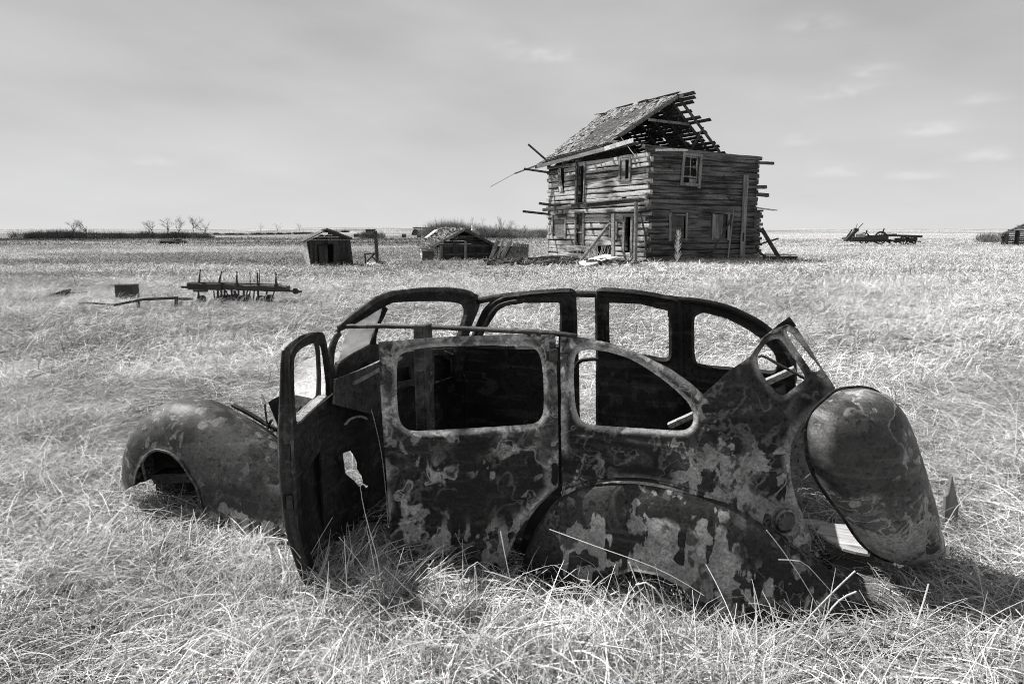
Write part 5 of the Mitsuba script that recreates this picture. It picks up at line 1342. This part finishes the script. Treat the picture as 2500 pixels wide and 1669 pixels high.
obj('undercarriage', cat([bar(mx(38.5, 0.32), mx(41.2, 0.32), 0.5, 0.14), bar(mx(42.8, 0.3), mx(44.3, 0.35), 0.3, 0.1), bar(mx(43.8, 0.5), mx(46.0, 0.55), 0.2, 0.08)]), 'iron', MA)
tag(obj('harrow_chain', cat([bar((33.0, 72.0, 0.06), (36.4, 75.0, 0.12), 0.3, 0.1, rough=0.4, segs=16)]), 'iron'), 'thin dark harrow strip lying in the grass left of the long farm machine', 'harrow')

# ------------------------------------------------------------------ log shed cut by the right edge
RS_ = thing('log_shed', 'low log shed with a sloping plank roof cut off by the right edge', 'shed')
sy = 78.0
for n, (z, h) in enumerate(courses(0.0, 2.9, 0.20, 91)):
    xs_ = max(54.15 + 0.22 * (n % 2), 53.9 + (z + h - 1.15) / 0.45)
    obj('log', log_mesh(lambda a, b, c: np.stack(np.broadcast_arrays(xs_ + a, sy + c + 0.1 * (xs_ - 54.3 + a), z + h / 2 + b), -1), 60.0 - xs_, h * 0.84, 0.16, 950 + n, 4), 'shed_side' if n in (5, 6, 8) else 'log_end', RS_)
    if z < 1.2:
        obj('log', log_mesh(lambda a, b, c: np.stack(np.broadcast_arrays((54.35 + c) * (1 + a / 76.0), sy + 0.3 + a, z + h / 2 + b), -1), 3.5, h * 0.86, 0.16, 970 + n, 3), 'dark_wood', RS_)
obj('post', bar((54.55, sy - 0.15, 0.0), (54.55, sy - 0.15, 1.3), 0.5, 0.25, up=[1, 0, 0]), 'dark_wood', RS_)
obj('post', bar((55.8, sy - 0.1, 0.1), (55.8, sy - 0.1, 1.7), 0.55, 0.2, up=[1, 0, 0]), 'dark_wood', RS_)
RR_ = obj('roof', plate(np.array([(53.45, sy - 0.7, 1.17), (58.8, sy - 0.5, 3.58), (58.8 * 1.07, sy + 5, 3.62), (53.45 * 1.07, sy + 5, 1.22)]), 0.10), 'dark_wood', RS_)
for k in range(6):
    t = k / 5
    obj('board', bar((53.5 + 5.2 * t, sy - 0.75, 1.28 + 2.34 * t), ((53.5 + 5.2 * t) * 1.07, sy + 5, 1.33 + 2.34 * t), 0.5, 0.06, rough=0.06, seed=k), 'shed_wood', RR_)
obj('rake_board', bar((53.35, sy - 0.82, 1.14), (58.9, sy - 0.6, 3.62), 0.08, 0.20), 'board_wood', RR_)

# ------------------------------------------------------------------ far buildings
BN = thing('round_barn', 'tiny far round-roofed barn with a pale roof, left of the bare thicket', 'barn')
a = np.linspace(0, np.pi, 13)
arcp = np.stack([-41.0 + 1.7 * np.cos(a), 2.6 * np.sin(a) - 1.2], 1)
bz = float(terrain(-40, 300)) + 0.2
fr = plate(np.array([(x, 300 - 0.2 * x - 8.2, z + 1.2 + bz) for x, z in arcp]), 0.2)
obj('front', fr, 'iron', BN)
V_ = np.vstack([np.array([(x, 300 - 0.2 * x - 8.2 + 0.2, z + 1.2 + bz) for x, z in arcp]), np.array([(x + 3.4, 300 - 0.2 * x - 8.2 + 6, z + 1.2 + bz) for x, z in arcp])])
obj('roof', (V_, np.array([(i, i + 1, i + 14, i + 13) for i in range(12)])), 'pale_wood', BN)
fz = float(terrain(-40.4, 200)) - 0.1
tag(obj('far_bin', cat([box((-41.4, 200, fz), (-39.3, 203, fz + 1.7)), box((-41.5, 199.8, fz + 1.7), (-39.2, 203.2, fz + 2.1))]), 'dark_wood'), 'tiny far dark bin behind the tall post', 'bin')
for k, (x, y, lab) in enumerate(((-36.5, 165, 'tiny round hay bale left of the tall post, in the far field'), (-24.5, 160, 'tiny round hay bale nearer the tall post of the two right of it'), (-21.2, 161, 'tiny round hay bale farther right of the tall post'))):
    m_ = tube([(x - 0.45, y, terrain(x, y) + 0.4), (x + 0.45, y, terrain(x, y) + 0.4)], 0.42, 12)
    tag(obj('hay_bale', m_, 'dark_wood'), lab, 'hay bale')
mm = trimesh.creation.icosphere(3, 1.0)
mm.vertices = mm.vertices * [1.9, 1.2, 0.6] * (0.6 + 0.8 * meshkit.fbm(mm.vertices * 2.2 + 1, 3, 8))[:, None] + [-41.5, 86, float(terrain(-41.5, 86)) + 0.05]
tag(obj('earth_mound', mm, 'mud', smooth=True), 'low dark mound in the middle of the left field', 'mound')

# ------------------------------------------------------------------ wood by the car
wbo = [(1.60, 3.46, 0.135), (1.65, 3.53, 0.136), (1.68, 3.52, 0.136), (1.71, 3.56, 0.135), (1.80, 3.55, 0.13), (1.87, 3.51, 0.127), (1.89, 3.43, 0.122), (1.86, 3.40, 0.12), (1.87, 3.34, 0.118), (1.83, 3.27, 0.115), (1.80, 3.29, 0.116), (1.77, 3.24, 0.114), (1.71, 3.26, 0.115), (1.66, 3.29, 0.116)]
WB = tag(obj('weathered_board', plate(np.array(wbo), 0.014), 'pale_wood'), 'broad pale sunlit board on the ground under the boot lid', 'board')
tag(obj('splintered_board', cat([bar((1.55, 3.72, 0.08), (1.74, 3.62, 0.10), 0.07, 0.02, rough=0.2, segs=3), bar((1.50, 3.66, 0.05), (1.76, 3.66, 0.06), 0.06, 0.02, rough=0.2, segs=3)]), 'pale_wood'), 'splintered pale sticks behind the broad sunlit board', 'sticks')
tag(obj('broken_stake', plate(np.array([(2.485, 3.80, -0.02), (2.475, 3.80, 0.20), (2.492, 3.805, 0.22), (2.50, 3.805, 0.33), (2.53, 3.81, 0.24), (2.565, 3.815, 0.13), (2.56, 3.815, -0.02)]), 0.02), 'frame_wood'), 'splintered grey stake standing upright right of the boot lid', 'stake')
# ------------------------------------------------------------------ dead grass


def blades(base, az, length, lift0, lift1, width, segs, curl, seed):
    """Ribbons: each starts at 'base', heads along az, its pitch running from lift0 to lift1 (radians), bending sideways by curl."""
    r2 = np.random.default_rng(seed)
    n = len(base)
    p = base.copy()
    roll = r2.uniform(-0.9, 0.9, n)
    L, R = [], []
    for i in range(segs + 1):
        t = i / segs
        pit = lift0 + (lift1 - lift0) * t
        a = az + curl * t
        d = np.stack([np.cos(pit) * np.cos(a), np.cos(pit) * np.sin(a), np.sin(pit)], 1)
        side = np.stack([-np.sin(a) * np.cos(roll), np.cos(a) * np.cos(roll), np.sin(roll)], 1)
        w = width * (1 - 0.75 * t ** 2)
        L.append(p - side * w[:, None] / 2)
        R.append(p + side * w[:, None] / 2)
        p = p + d * (length / segs)[:, None]
    V = np.stack([x for pair in zip(L, R) for x in pair], 1).reshape(-1, 3)
    o = np.arange(n)[:, None, None] * (2 * (segs + 1))
    f = np.array([[(2 * i, 2 * i + 1, 2 * i + 3), (2 * i, 2 * i + 3, 2 * i + 2)] for i in range(segs)]).reshape(1, -1, 3)
    return V, (o + f).reshape(-1, 3), np.repeat(np.stack([r2.random(n), r2.random(n)], 1), 2 * (segs + 1), axis=0)


def mat_patch(n, R, lmin, lmax, wmin, wmax, spread, segs, up, seed):
    """Straw lying roughly along +x, matted in layers."""
    r2 = np.random.default_rng(seed)
    rr = R * np.sqrt(r2.random(n))
    a = r2.uniform(0, 2 * np.pi, n)
    ln = r2.uniform(lmin, lmax, n)
    az = r2.normal(0, spread, n) + np.where(r2.random(n) < 0.15, r2.uniform(-np.pi, np.pi, n), 0)
    base = np.stack([rr * np.cos(a) - 0.4 * ln, rr * np.sin(a), r2.uniform(-0.02, 0.045, n)], 1)
    stand = r2.random(n) < up
    l0 = np.where(stand, r2.uniform(0.5, 1.3, n), r2.uniform(0.05, 0.55, n))
    l1 = np.where(stand, r2.uniform(-0.9, 0.9, n), r2.uniform(-0.65, 0.05, n))
    return blades(base, az, ln, l0, l1, r2.uniform(wmin, wmax, n), segs, r2.normal(0, 0.5, n), seed + 1)


def tuft(n, R, lmin, lmax, wmin, wmax, segs, seed, upright=1.15, droop=0.5):
    r2 = np.random.default_rng(seed)
    a = r2.uniform(0, 2 * np.pi, n)
    rr = R * r2.random(n)
    base = np.stack([rr * np.cos(a), rr * np.sin(a), np.full(n, -0.02)], 1)
    az = a + r2.normal(0, 0.7, n)
    l0 = np.clip(r2.normal(upright, 0.25, n), 0.3, 1.55)
    return blades(base, az, r2.uniform(lmin, lmax, n), l0, l0 - np.abs(r2.normal(droop * 1.6, droop, n)), r2.uniform(wmin, wmax, n), segs, r2.normal(0, 0.4, n), seed + 1)


def cat3(*ms):
    o, V, F, UV = 0, [], [], []
    for v, f, uv in ms:
        V.append(v)
        F.append(f + o)
        UV.append(uv)
        o += len(v)
    return np.vstack(V), np.vstack(F), np.vstack(UV)


def stubs(n, R, seed):
    """Broken chaff: short wide flakes and seed heads lying in the mat."""
    r2 = np.random.default_rng(seed)
    rr, a = R * np.sqrt(r2.random(n)), r2.uniform(0, 2 * np.pi, n)
    base = np.stack([rr * np.cos(a), rr * np.sin(a), r2.uniform(0.02, 0.08, n)], 1)
    return blades(base, r2.uniform(0, 6.28, n), r2.uniform(0.015, 0.05, n), r2.uniform(-0.4, 0.9, n), r2.uniform(-0.6, 0.6, n), r2.uniform(0.004, 0.009, n), 1, np.zeros(n), seed)


def group(name, meshes):
    for k, m_ in enumerate(meshes):
        g = {'type': 'shapegroup', 'blades': mikit.ply(m_[:2], 'straw', uv=m_[2])}
        scene[f'{name}_source_{k}'] = g


NEARP = [cat3(mat_patch(300, 0.30, 0.06, 0.24, 0.0022, 0.0046, 1.1, 3, 0.06, 100 + k), mat_patch(80, 0.30, 0.16, 0.38, 0.0026, 0.0058, 0.85, 4, 0.05, 150 + k), stubs(60, 0.30, 170 + k)) for k in range(6)]
TUFTS = [tuft(30, 0.08, 0.12, 0.32, 0.0028, 0.0050, 4, 200 + k, 0.9, 0.7) for k in range(5)]
MIDP = [mat_patch(230, 0.62, 0.12, 0.34, 0.006, 0.013, 1.2, 3, 0.15, 300 + k) for k in range(5)]
FARP = [mat_patch(240, 1.9, 0.16, 0.34, 0.018, 0.036, 1.4, 2, 0.16, 400 + k) for k in range(4)]
VFARP = [mat_patch(110, 5.5, 0.25, 0.45, 0.06, 0.10, 1.4, 2, 0.15, 500 + k) for k in range(3)]
for nm, ms in (('straw_near', NEARP), ('straw_tuft', TUFTS), ('straw_mid', MIDP), ('straw_far', FARP), ('straw_vfar', VFARP)):
    group(nm, ms)

GN = [0]


def place(src, k, x, y, rz, sc, tilt=0.0):
    GN[0] += 1
    z = float(terrain(x, y))
    scene[f'grass__{GN[0]:04d}'] = {'type': 'instance', 'sg': {'type': 'ref', 'id': f'{src}_source_{k}'},
                                    'to_world': T().translate([x, y, z]).rotate([0, 0, 1], math.degrees(rz)).scale(sc)}


labels['grass'] = {'label': 'dry matted prairie grass covering the field all round the car', 'category': 'grass', 'kind': 'stuff'}
r_ = np.random.default_rng(77)


def flow(x, y):
    return 2.6 * meshkit.fbm(np.array([[x * 0.5 + 3, y * 0.5, 0.0]]), 2, 21)[0] * np.pi - 3.6


def scatter(src, kinds, y0, y1, dens, sc, margin=1.2, keep=None, rot=None):
    area = 0.0
    step = 1 / math.sqrt(dens)
    y = y0
    while y < y1:
        half = 0.735 * y * 1.10 + margin
        x = -half
        while x < half:
            px, py = x + r_.uniform(-0.5, 0.5) * step, y + r_.uniform(-0.5, 0.5) * step
            if keep is None or keep(px, py):
                place(src, int(r_.integers(kinds)), px, py, flow(px, py) + r_.normal(0, 0.8) if rot is None else r_.uniform(0, 6.28), sc * r_.uniform(0.8, 1.25))
            x += step
        y += step


def in_house(x, y):
    d = np.array([x, y, 0]) - K
    return -0.2 < d @ HR < 7.4 and -0.2 < d @ HL < 9.1


def by_board(x, y):
    return math.hypot(x - 1.76, y - 3.32) < 0.34


def under_fender(x, y):
    d = np.array([x, y, 0]) - CO
    return -2.6 < d @ CU < -1.9 and -0.26 < d @ CV < 0.5


def by_flank(x, y):
    d = np.array([x, y, 0]) - CO
    return -0.9 < d @ CU < 1.5 and -0.32 < d @ CV < 0.1


def in_car(x, y, m=0.0):
    d = np.array([x, y, 0]) - CO
    return -1.25 - m < d @ CU < 1.2 + m and 0.05 - m < d @ CV < 1.35 + m


scatter('straw_near', 6, 1.5, 8.5, 15, 1.0, keep=lambda x, y: not in_car(x, y, -0.25) and not by_board(x, y) and (not under_fender(x, y) or r_.random() < 0.25) and (not by_flank(x, y) or r_.random() < 0.5))
scatter('straw_tuft', 5, 1.6, 9.0, 0.9, 1.0, keep=lambda x, y: not in_car(x, y, 0.12) and not by_board(x, y) and meshkit.noise(np.array([[x * 0.8, y * 0.8, 0]]), 4)[0] > 0.35, rot=1)
scatter('straw_mid', 5, 7.5, 24, 3.6, 1.0, 2.5)
scatter('straw_far', 4, 22, 75, 0.60, 1.0, 6.0, keep=lambda x, y: not in_house(x, y))
scatter('straw_vfar', 3, 70, 150, 0.035, 1.0, 12.0)

# rank growth along the near side of the car: tall tangles
for k in range(26):
    u = r_.uniform(-1.5, 1.9)
    v = -0.42 - abs(r_.normal(0, 0.22)) - (0.22 if u < 0.0 else 0.0)
    p = car(u, v, 0.0)
    place('straw_tuft', int(r_.integers(5)), p[0], p[1], r_.uniform(0, 6.28), r_.uniform(0.8, 1.35))
for k in range(20):
    u = r_.uniform(-0.9, 1.8)
    p = car(u, -0.50 - abs(r_.normal(0, 0.25)), 0.0)
    place('straw_near', int(r_.integers(6)), p[0], p[1], r_.uniform(0, 6.28), r_.uniform(1.0, 1.5))
for k in range(40):       # growth against the house foot, the sheds and the machines
    s_ = r_.uniform(-0.5, 8.0)
    p = hp(s_, -0.5 - abs(r_.normal(0, 0.25)), 0)
    place('straw_mid', int(r_.integers(5)), p[0], p[1], r_.uniform(0, 6.28), 1.15)
for k in range(60):
    x, y = (r_.uniform(-9.4, -7.2), 31.7 - abs(r_.normal(0, 0.25))) if k < 18 else (r_.uniform(-5.2, 0.8), 35.2 - abs(r_.normal(0, 0.3))) if k < 40 else (r_.uniform(-7.6, -5.0), 15.6 - abs(r_.normal(0, 0.3)))
    place('straw_mid', int(r_.integers(5)), x, y, r_.uniform(0, 6.28), r_.uniform(0.9, 1.3))

for k in range(16):       # taller tangles a little way out from the flank
    u = r_.uniform(-0.7, 1.9)
    p = car(u, -0.62 - abs(r_.normal(0, 0.16)) - (0.15 if u < 0.0 else 0.0), 0.0)
    place('straw_tuft', int(r_.integers(5)), p[0], p[1], r_.uniform(0, 6.28), r_.uniform(1.1, 1.6))

# single long stalks leaning across the car
ST = []


def stalk(pts, r0=0.0028, r1=0.0012):
    p = smooth_path(pts, 10)
    ST.append(tube(p, np.linspace(r0, r1, 10), 5))


Y1 = 2.92
stalk([(-0.585, Y1, 0.05), (-0.60, Y1, 0.25), (-0.62, Y1, 0.34), (-0.66, Y1 + .02, 0.50), (-0.675, Y1 + .04, 0.58)])
stalk([(-0.60, Y1, 0.08), (-0.62, Y1, 0.25), (-0.645, Y1, 0.40)])
stalk([(-0.74, Y1, 0.05), (-0.745, Y1, 0.36)], 0.002)
stalk([(-0.60, Y1, 0.1), (-0.67, Y1, 0.22), (-0.76, Y1 - .03, 0.37)], 0.002)
stalk([(-0.36, 2.72, 0.0), (-0.26, 2.75, 0.15), (-0.15, 2.8, 0.30), (-0.10, 2.8, 0.26), (-0.02, 2.8, 0.16)], 0.0035)
stalk([(-0.16, 2.8, 0.28), (-0.15, 2.78, 0.12), (-0.17, 2.76, 0.0)], 0.003)
stalk([(0.16, 2.84, 0.43), (0.36, 2.80, 0.37), (0.62, 2.75, 0.29), (0.80, 2.7, 0.20)], 0.0020, 0.0016)
stalk([(-0.05, 2.86, 0.41), (-0.03, 2.86, 0.30), (0.0, 2.86, 0.15)], 0.0028)
stalk([(0.49, 2.74, 0.33), (0.56, 2.7, 0.15), (0.62, 2.66, 0.0)], 0.003)
stalk([(0.51, 2.68, 0.26), (0.55, 2.66, 0.28), (0.60, 2.64, 0.24), (0.66, 2.6, 0.08), (0.70, 2.58, -0.02)], 0.0038, 0.003)
stalk([(0.57, 2.66, 0.27), (0.59, 2.62, 0.12), (0.60, 2.6, -0.02)], 0.003)
stalk([(1.05, 2.72, 0.48), (1.15, 2.70, 0.35), (1.27, 2.66, 0.15), (1.33, 2.6, 0.0)], 0.0024)
stalk([(1.10, 2.70, 0.36), (1.18, 2.7, 0.355), (1.28, 2.7, 0.27), (1.40, 2.68, 0.12)], 0.0024)
stalk([(1.43, 2.72, 0.30), (1.33, 2.70, 0.21), (1.20, 2.66, 0.09), (1.12, 2.6, 0.0)], 0.0038, 0.003)
stalk([(1.41, 2.66, 0.24), (1.33, 2.64, 0.21), (1.22, 2.6, 0.05), (1.18, 2.58, -0.04)], 0.0042, 0.003)
stalk([(1.44, 2.72, 0.29), (1.60, 2.74, 0.23), (1.78, 2.76, 0.18)], 0.003)
stalk([(1.78, 2.78, 0.21), (1.75, 2.76, 0.12), (1.68, 2.7, 0.0)], 0.0036, 0.004)
stalk([(1.63, 3.42, 0.06), (1.58, 3.44, 0.16), (1.545, 3.46, 0.24)], 0.0028)
stalk([(1.63, 3.42, 0.06), (1.60, 3.43, 0.14), (1.555, 3.44, 0.17)], 0.002)
stalk([(-0.70, 3.72, 0.05), (-0.72, 3.74, 0.4), (-0.78, 3.76, 0.72)], 0.003)
for k in range(190):
    u = r_.uniform(-1.4, 2.0)
    b = car(u, -0.40 - abs(r_.normal(0, 0.25)) - (0.22 if u < 0 else 0), 0.0)
    b[2] = terrain(b[0], b[1])
    a, ln_ = r_.uniform(0, 2 * np.pi), r_.uniform(0.2, 0.5)
    hgt = r_.uniform(0.25, 1.1)
    d_ = np.array([math.cos(a) * math.cos(hgt), math.sin(a) * math.cos(hgt) * 0.6, math.sin(hgt)]) * ln_
    tip = b + d_ + [0, 0, -0.12 * ln_ * r_.random()]
    stalk([b, b + d_ * 0.55, tip], r_.uniform(0.0016, 0.0030))
for k in range(260):
    y = r_.uniform(1.75, 7.0)
    x = r_.uniform(-0.78, 0.78) * y
    if in_car(x, y, 0.3):
        continue
    b = np.array([x, y, float(terrain(x, y))])
    a, ln_ = flow(x, y) + r_.normal(0, 0.6), r_.uniform(0.25, 0.6)
    hgt = abs(r_.normal(0.12, 0.28))
    d_ = np.array([math.cos(a) * math.cos(hgt), math.sin(a) * math.cos(hgt), math.sin(hgt)]) * ln_
    stalk([b + [0, 0, 0.04], b + d_ * 0.6 + [0, 0, 0.07], b + d_ + [0, 0, 0.03]], r_.uniform(0.0016, 0.0028))
labels[obj('grass_stalks', cat(ST), 'straw', uv=np.full((sum(len(x.vertices) for x in ST), 2), 0.85))] = {'label': 'long pale dry stalks sticking up and lying about in front of the car', 'category': 'grass', 'kind': 'stuff'}

# the fuzzy clump by the rear door's front edge
r2 = np.random.default_rng(9)
n = 900
c = np.array([-0.60, 2.93, 0.10])
dirs = r2.normal(size=(n, 3))
dirs /= np.linalg.norm(dirs, axis=1, keepdims=True)
base = c + dirs * [0.10, 0.09, 0.12] * r2.uniform(0.5, 1.0, (n, 1))
V_, F_, UV_ = blades(base, r2.uniform(0, 6.28, n), r2.uniform(0.04, 0.10, n), r2.uniform(-0.8, 0.9, n), r2.uniform(-1.2, 1.2, n), np.full(n, 0.0022), 3, r2.normal(0, 1.2, n), 5)
tag(obj('grass_clump', (V_, F_), 'straw', uv=UV_), 'fuzzy pale ball of dry grass against the front edge of the ajar door', 'grass clump')

# light weed before the house's end wall
wd = []
p0 = hp(0.98, -1.0, 0)
for k in range(90):
    t = r2.uniform(0.05, 1.0)
    b = p0 + [0, 0, 1.45 * t]
    a = r2.uniform(0, 6.28)
    ln_ = 0.42 * (1 - 0.55 * t) * r2.uniform(0.5, 1)
    e = b + [math.cos(a) * ln_ * 0.6, math.sin(a) * ln_ * 0.6, ln_ * 0.9]
    wd.append(tube([b, (b + e) / 2 + [0, 0, -0.03], e], [0.012, 0.010, 0.005], 4))
wd.append(tube([p0, p0 + [0.02, 0, 0.8], p0 + [0.0, 0, 1.55]], [0.02, 0.014, 0.006], 5))
tag(obj('dry_weed', cat(wd), 'straw', uv=np.full((sum(len(x.vertices) for x in wd), 2), 0.8)), 'tall pale dry weed standing before the end wall of the log house', 'weed')
wd = []
for k in range(60):
    b = hp(-0.9 + r2.uniform(-0.4, 0.4), 3.2 + r2.uniform(-0.9, 0.9), 0.0)
    e = b + [r2.uniform(-0.4, 0.4), r2.uniform(-0.3, 0.3), r2.uniform(0.5, 1.1)]
    wd.append(tube([b, (b + e) / 2 + [0.04, 0, 0.02], e], [0.010, 0.009, 0.005], 4))
tag(obj('dry_weed', cat(wd), 'straw', uv=np.full((sum(len(x.vertices) for x in wd), 2), 0.8)), 'tangled dry weeds between the leaning pole and the side wall', 'weed')

# ------------------------------------------------------------------ bare trees and thickets


def branching(h, seed, spread=0.5, levels=5, n0=4, r0=0.09, lean=0.0):
    """A bare tree: tapering limbs that fork; returns (trunk parts, twig parts)."""
    r2 = np.random.default_rng(seed)
    tr, tw = [], []

    def grow(p, d, L, r, lev):
        e = p + d * L
        mid = (p + e) / 2 + r2.normal(0, 0.05, 3) * L
        (tr if lev <= 1 else tw).append(tube([p, mid, e], [r, r * 0.8, r * 0.6], 5 if lev <= 1 else 3, False))
        if lev >= levels:
            return
        for _ in range(int(r2.integers(2, 5)) if lev else n0):
            nd = d + r2.normal(0, spread, 3)
            nd[2] = abs(nd[2]) * 0.8 + 0.25
            nd /= np.linalg.norm(nd)
            grow(p + (e - p) * r2.uniform(0.55, 1.0), nd, L * r2.uniform(0.5, 0.8), r * 0.55, lev + 1)
    d = np.array([lean, 0, 1.0])
    grow(np.zeros(3), d / np.linalg.norm(d), h * 0.30, r0 * 0.75, 0)
    return cat(tr), cat(tw)


def bare_tree(x, y, h, seed, label, group='bare trees on the far edge of the field', **kw):
    k = thing('bare_tree', label, 'tree', group)
    a, b = branching(h, seed, **kw)
    top = max(b.vertices[:, 2].max(), 0.1)
    for m_ in (a, b):
        m_.apply_scale(h / top)
        m_.apply_translation([x, y, float(terrain(x, y)) - 0.1])
    obj('trunk', a, 'twig_dark', k)
    obj('crown', b, 'twig', k)


def bush(seed, w, h, n, wid):
    """A leafless shrub: a mass of thin upright twigs."""
    r2 = np.random.default_rng(seed)
    a = r2.uniform(0, 2 * np.pi, n)
    rr = w / 2 * np.sqrt(r2.random(n))
    base = np.stack([rr * np.cos(a), rr * np.sin(a), r2.uniform(-0.1, 0.45, n) * h], 1)
    l0 = r2.uniform(0.6, 1.5, n)
    prof = 0.45 + 0.55 * np.sqrt(np.clip(1 - (rr / (w / 2)) ** 2, 0, 1))
    return blades(base, a + r2.normal(0, 0.9, n), h * prof * r2.uniform(0.35, 0.75, n), l0, l0 + r2.normal(0, 0.3, n), np.full(n, wid), 2, r2.normal(0, 0.4, n), seed)


BUSH = [bush(600 + k, 3.0, 1.75, 330, 0.045) for k in range(4)] + [bush(620 + k, 3.6, 3.9, 400, 0.036) for k in range(3)]
for k, m_ in enumerate(BUSH):
    scene[f'bush_source_{k}'] = {'type': 'shapegroup', 'twigs': mikit.ply(m_[:2], 'twig_dark' if k < 4 else 'twig')}


def put_bush(name, n, k, x, y, s_, sz=1.0):
    scene[f'{name}__{n:03d}'] = {'type': 'instance', 'sg': {'type': 'ref', 'id': f'bush_source_{k}'},
                                 'to_world': T().translate([x, y, float(terrain(x, y)) - 0.1]).rotate([0, 0, 1], float(r_.uniform(0, 360))).scale([s_, s_, s_ * sz])}


labels['hedge'] = {'label': 'dark leafless hedge of shrubs along the far left edge of the field', 'category': 'hedge', 'kind': 'stuff'}
for n in range(70):
    t = r_.random()
    x = -96 + 36 * t
    put_bush('hedge', n + 1, int(r_.integers(4)), x + r_.normal(0, 0.6), 140 + r_.normal(0, 1.5), r_.uniform(0.75, 1.25) * (1.1 if t < 0.35 else 0.85))
labels['thicket'] = {'label': 'grey leafless thicket behind the low log cabin', 'category': 'thicket', 'kind': 'stuff'}
for n in range(95):
    t = r_.random()
    x = -18 + 27 * t
    hh = 1.0 if 0.05 < t < 0.36 else 0.72 if t < 0.6 else 0.6
    put_bush('thicket', n + 1, 4 + int(r_.integers(3)), x + r_.normal(0, 0.5), 150 + r_.normal(0, 3), r_.uniform(0.8, 1.15), hh)
labels['far_hedge'] = {'label': 'thin dark line of distant shrubs on the left skyline', 'category': 'hedge', 'kind': 'stuff'}
n = 0
for x0, x1, y0, y1, m_, s_ in ((-205, -148, 480, 520, 80, 1.1), (-300, -205, 470, 480, 60, 1.0), (-150, -135, 560, 580, 16, 1.2), (-110, -40, 800, 820, 60, 1.3), (-60, -30, 420, 420, 24, 1.0)):
    for k in range(m_):
        n += 1
        t = r_.random()
        put_bush('far_hedge', n, int(r_.integers(4)), x0 + (x1 - x0) * t, y0 + (y1 - y0) * t, s_ * r_.uniform(0.9, 1.5), 0.8)
for k, (x, y, s_, lab) in enumerate(((-27.8, 135, 1.1, 'low dark bush behind the tall post, left one of the pair'), (-26.0, 136, 1.0, 'low dark bush behind the tall post, right one of the pair'), (67.5, 100, 1.0, 'rounded grey bush left of the log shed at the right edge'), (69.8, 102, 1.05, 'second grey bush touching the log shed at the right edge'), (-58.8, 138, 0.45, 'single small bush standing off the right end of the far left hedge'), (62.0, 130, 0.8, 'low flat bush on the skyline left of the rounded grey bush'))):
    b = bush(700 + k, 3.0, 1.7 if k != 5 else 1.0, 700, 0.045)
    b = (b[0] * s_ + np.array([x, y, float(terrain(x, y)) - 0.05]), b[1])
    tag(obj('bush', b, 'twig' if k in (2, 3) else 'twig_dark'), lab, 'bush')
bare_tree(-87.6, 141, 4.1, 1, 'bare tree rising from the left end of the far left hedge', spread=0.55)
bare_tree(-85.6, 142, 3.9, 2, 'smaller bare tree just right of the one at the left end of the hedge', spread=0.6)
bare_tree(-72.4, 142, 3.8, 3, 'bare tree near the middle of the far left hedge, left of the tall clump', spread=0.5)
bare_tree(-69.2, 142, 4.4, 4, 'left tree of the tall bare clump in the far left hedge', spread=0.6)
bare_tree(-66.9, 142, 4.9, 5, 'middle tree of the tall bare clump in the far left hedge', spread=0.55)
bare_tree(-64.6, 143, 4.8, 6, 'right tree of the tall bare clump in the far left hedge', spread=0.55)
bare_tree(-62.2, 143, 3.6, 7, 'low bare tree at the right end of the far left hedge', spread=0.6)
bare_tree(-2.6, 150, 5.0, 8, 'slender bare tree standing out of the thicket behind the low log cabin', spread=0.35, n0=5)
bare_tree(-0.8, 151, 4.3, 9, 'bare tree right of the slender one in the thicket', spread=0.5)
bare_tree(-8.6, 150, 4.8, 10, 'bare tree in the thicket above the cabin chimney', spread=0.45)
bare_tree(-5.6, 151, 4.6, 11, 'bare tree in the thicket between chimney and slender tree', spread=0.5)
bare_tree(2.6, 152, 3.2, 12, 'small bare tree in the thicket nearest the tall log house', spread=0.55)
for k, (x, y) in enumerate(((-152, 505), (-166, 500), (-176, 495), (-60, 700))):
    bare_tree(x, y, 8.5, 20 + k, ('far bare tree on the left skyline line, rightmost', 'far bare tree on the left skyline line, middle one', 'far bare tree on the left skyline line, nearest the hedge clump', 'tiny far bare tree on the skyline left of the cabin')[k], spread=0.5, levels=3)
